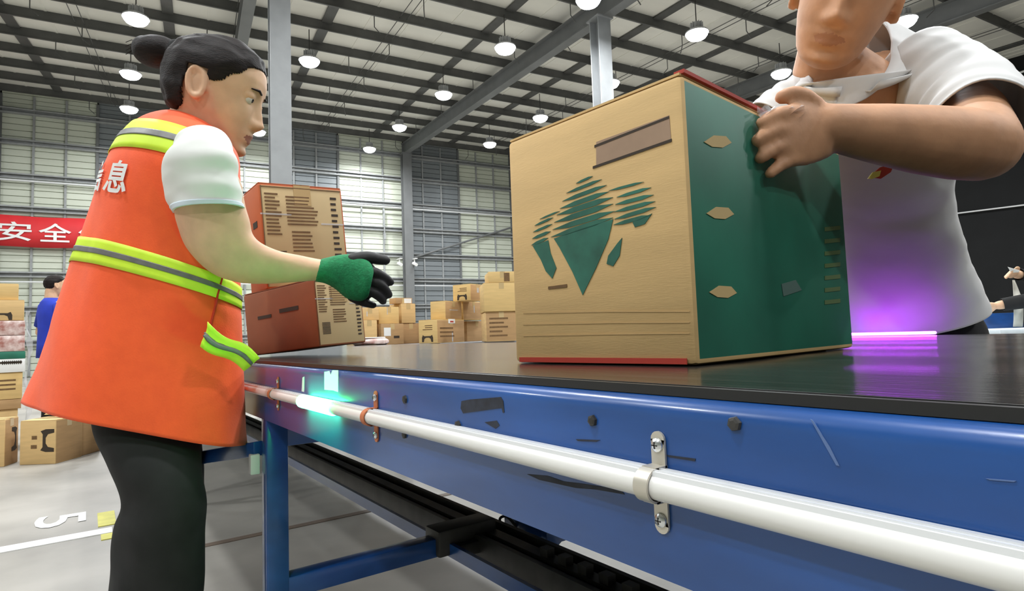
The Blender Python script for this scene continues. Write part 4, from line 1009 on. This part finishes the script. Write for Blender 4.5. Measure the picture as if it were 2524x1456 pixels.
# ---------------------------------------------------------------- generic standing worker for the two figures behind
def worker(root, foot, face, height, shirt, skin, arms, lean=0.0, long_sleeve=False):
    k = height/1.72; f = V(face).normalized(); sd = f.cross(ZV); P = lambda s_, fw2, z: V((foot[0], foot[1], 0))+sd*(s_*k)+f*(fw2*k)+ZV*(z*k)
    lf = lambda z: lean*max(0, (z-.9))/.6
    b = MB(); h = Head(P(0, lf(1.6)+.02, 1.60), f-ZV*.15*(1 if lean else 0), ZV, k); h.add(b)
    b.capsule([P(0, lf(1.55)-.02, 1.54), P(0, lf(1.42)-.02, 1.40)], [.055*k, .065*k], 18); b.capsule([P(0, lf(1.35), 1.35), P(0, 0, .95)], [.12*k, .12*k], 20)
    s = MB(); s.loft([[P(w*cos(a), d*sin(a)+lf(z)-.01, z) for a in [2*pi*j/36 for j in range(36)]] for z, w, d in ((.80, .185, .125), (.95, .175, .12), (1.1, .165, .115), (1.25, .185, .12), (1.36, .195, .115), (1.42, .15, .095), (1.46, .075, .07))], False)
    for q, (elb, wr_) in arms.items():
        S_ = P(q*.19, lf(1.38), 1.38); b.capsule([S_, elb], [.050*k, .042*k], 16); b.capsule([elb, wr_], [.041*k, .029*k], 16)
        d = (wr_-elb).normalized(); n_ = d.orthogonal().normalized(); m_ = d.cross(n_)
        b.ell(wr_+d*.05, (.045, .036, .018), (d, m_, n_), 14, 8)
        fingers(b, [[wr_+d*.07+m_*x, wr_+d*.10+m_*x, wr_+d*.12+m_*x+n_*.01, wr_+d*.135+m_*x+n_*.025] for x in (-.027, -.009, .009, .027)]+[[wr_+d*.03+m_*.03, wr_+d*.05+m_*.05, wr_+d*.07+m_*.055, wr_+d*.085+m_*.05]], [.009]*5)
        if long_sleeve: s.tube([S_+ZV*.02, S_, elb, wr_-d*.02], [.05*k, .068*k, .056*k, .042*k], 20, caps=False)
        else: s.tube([S_+ZV*.02, S_, S_.lerp(elb, .75)], [.05*k, .07*k, .068*k], 20, caps=False)
    bo = fuse(b, 'body', [skin, M_lip], root, .007, 2); h.paint(bo, org(root))
    build(s, 'shirt', shirt, root, smooth=True, solid=.004); h.hair(root, LM, .012)
    b = MB(); b.ell(P(0, 0, .92), (.175*k, .115*k, .13*k), (sd, f, ZV), 24, 14)
    for q in (-1, 1):
        b.capsule([P(q*.09, 0, .88), P(q*.10, .02, .48), P(q*.10, 0, .10)], [.09*k, .068*k, .055*k], 18); shoe(root, P(q*.10, -.06, 0), P(q*.11, .20, 0))
    fuse(b, 'trousers', M_black, root, .009, 3)
# person in the blue shirt behind the stack at the left, back turned
fb = at(128, 900, 6.6); fb.z = 0
Bp = thing('person', fb, 'person in a bright blue shirt behind the woman at the left, back turned', 'person')
fc = (FH*.8+RH*.5); fr = fc.normalized().cross(ZV)
worker(Bp, fb, fc, 1.74, M_blueshirt, M_skinw, {-1: (fb-fr*.34+ZV*1.10, fb-fr*.30+FH*.2+ZV*.98), 1: (fb+fr*.32+ZV*1.10, fb+fr*.25+FH*.22+ZV*.98)})
# worker in black at the right edge, holding a strip of paper
fk = at(2690, 760, 4.1); fk.z = 0
Kp = thing('person', fk, 'person in black clothing at the right edge holding a strip of paper', 'person')
h1 = at(2506, 676, 4.0); h2 = at(2462, 752, 3.95)
worker(Kp, fk, (-RH*.9-FH*.25), 1.72, M_black, M_skinw, {1: (at(2610, 690, 4.25), h1), -1: (at(2570, 735, 3.85), h2)}, .10, True)
pap = thing('paper_strip', at(2505, 805, 3.97), 'strip of white paper hanging from the hand at the right edge', 'paper')
b = MB(); rows = []
for i in range(14):
    t = i/13; x = 2497+6*sin(t*3)+8*t; w = 4+14*min(1, t*2.2); rows.append([at(x-w*.5, 690+115*t, 3.97+.01*sin(t*7)), at(x+w*.8, 690+115*t, 3.97+.01*sin(t*7+1))])
b.loft(rows, False, False); build(b, 'sheet', M_paper, pap, smooth=True, solid=.002)
b = MB(); b.add([at(2484, 658, 3.9), at(2514, 667, 3.9), at(2510, 671, 3.92), at(2492, 672, 3.92)], [(0, 1, 2, 3)]); build(b, 'folded_end', M_label, pap, solid=.002)
# neighbouring blue conveyor at the right edge
ca, cb = at(2466, 818, 3.6), at(2700, 806, 3.6)
nc = thing('low_conveyor', V((ca.x, ca.y, 0)), 'short blue conveyor section with a white edge at the right edge', 'conveyor')
dv = (cb-ca); dv.z = 0; L_ = dv.length; dn = dv.normalized(); df = ZV.cross(dn); df = df if df.dot(FH) > 0 else -df
b = MB(); b.box(ca+dn*(L_/2)+df*.25+ZV*.0, (L_, .5, .03), (dn, df, ZV)); build(b, 'white_edge', M_cuff, nc, bevel=.004)
b = MB(); b.box(ca+dn*(L_/2)+df*.52+ZV*.055, (L_, .03, .13), (dn, df, ZV)); build(b, 'blue_panel', M_blue, nc, bevel=.004)
for i in (.06, .94):
    for j in (.05, .48):
        b = MB(); z1 = ca.z-.016; b.box(V((ca.x, ca.y, z1/2))+dn*(L_*i)+df*j, (.04, .04, z1), (dn, df, ZV)); build(b, 'leg', M_blue, nc)
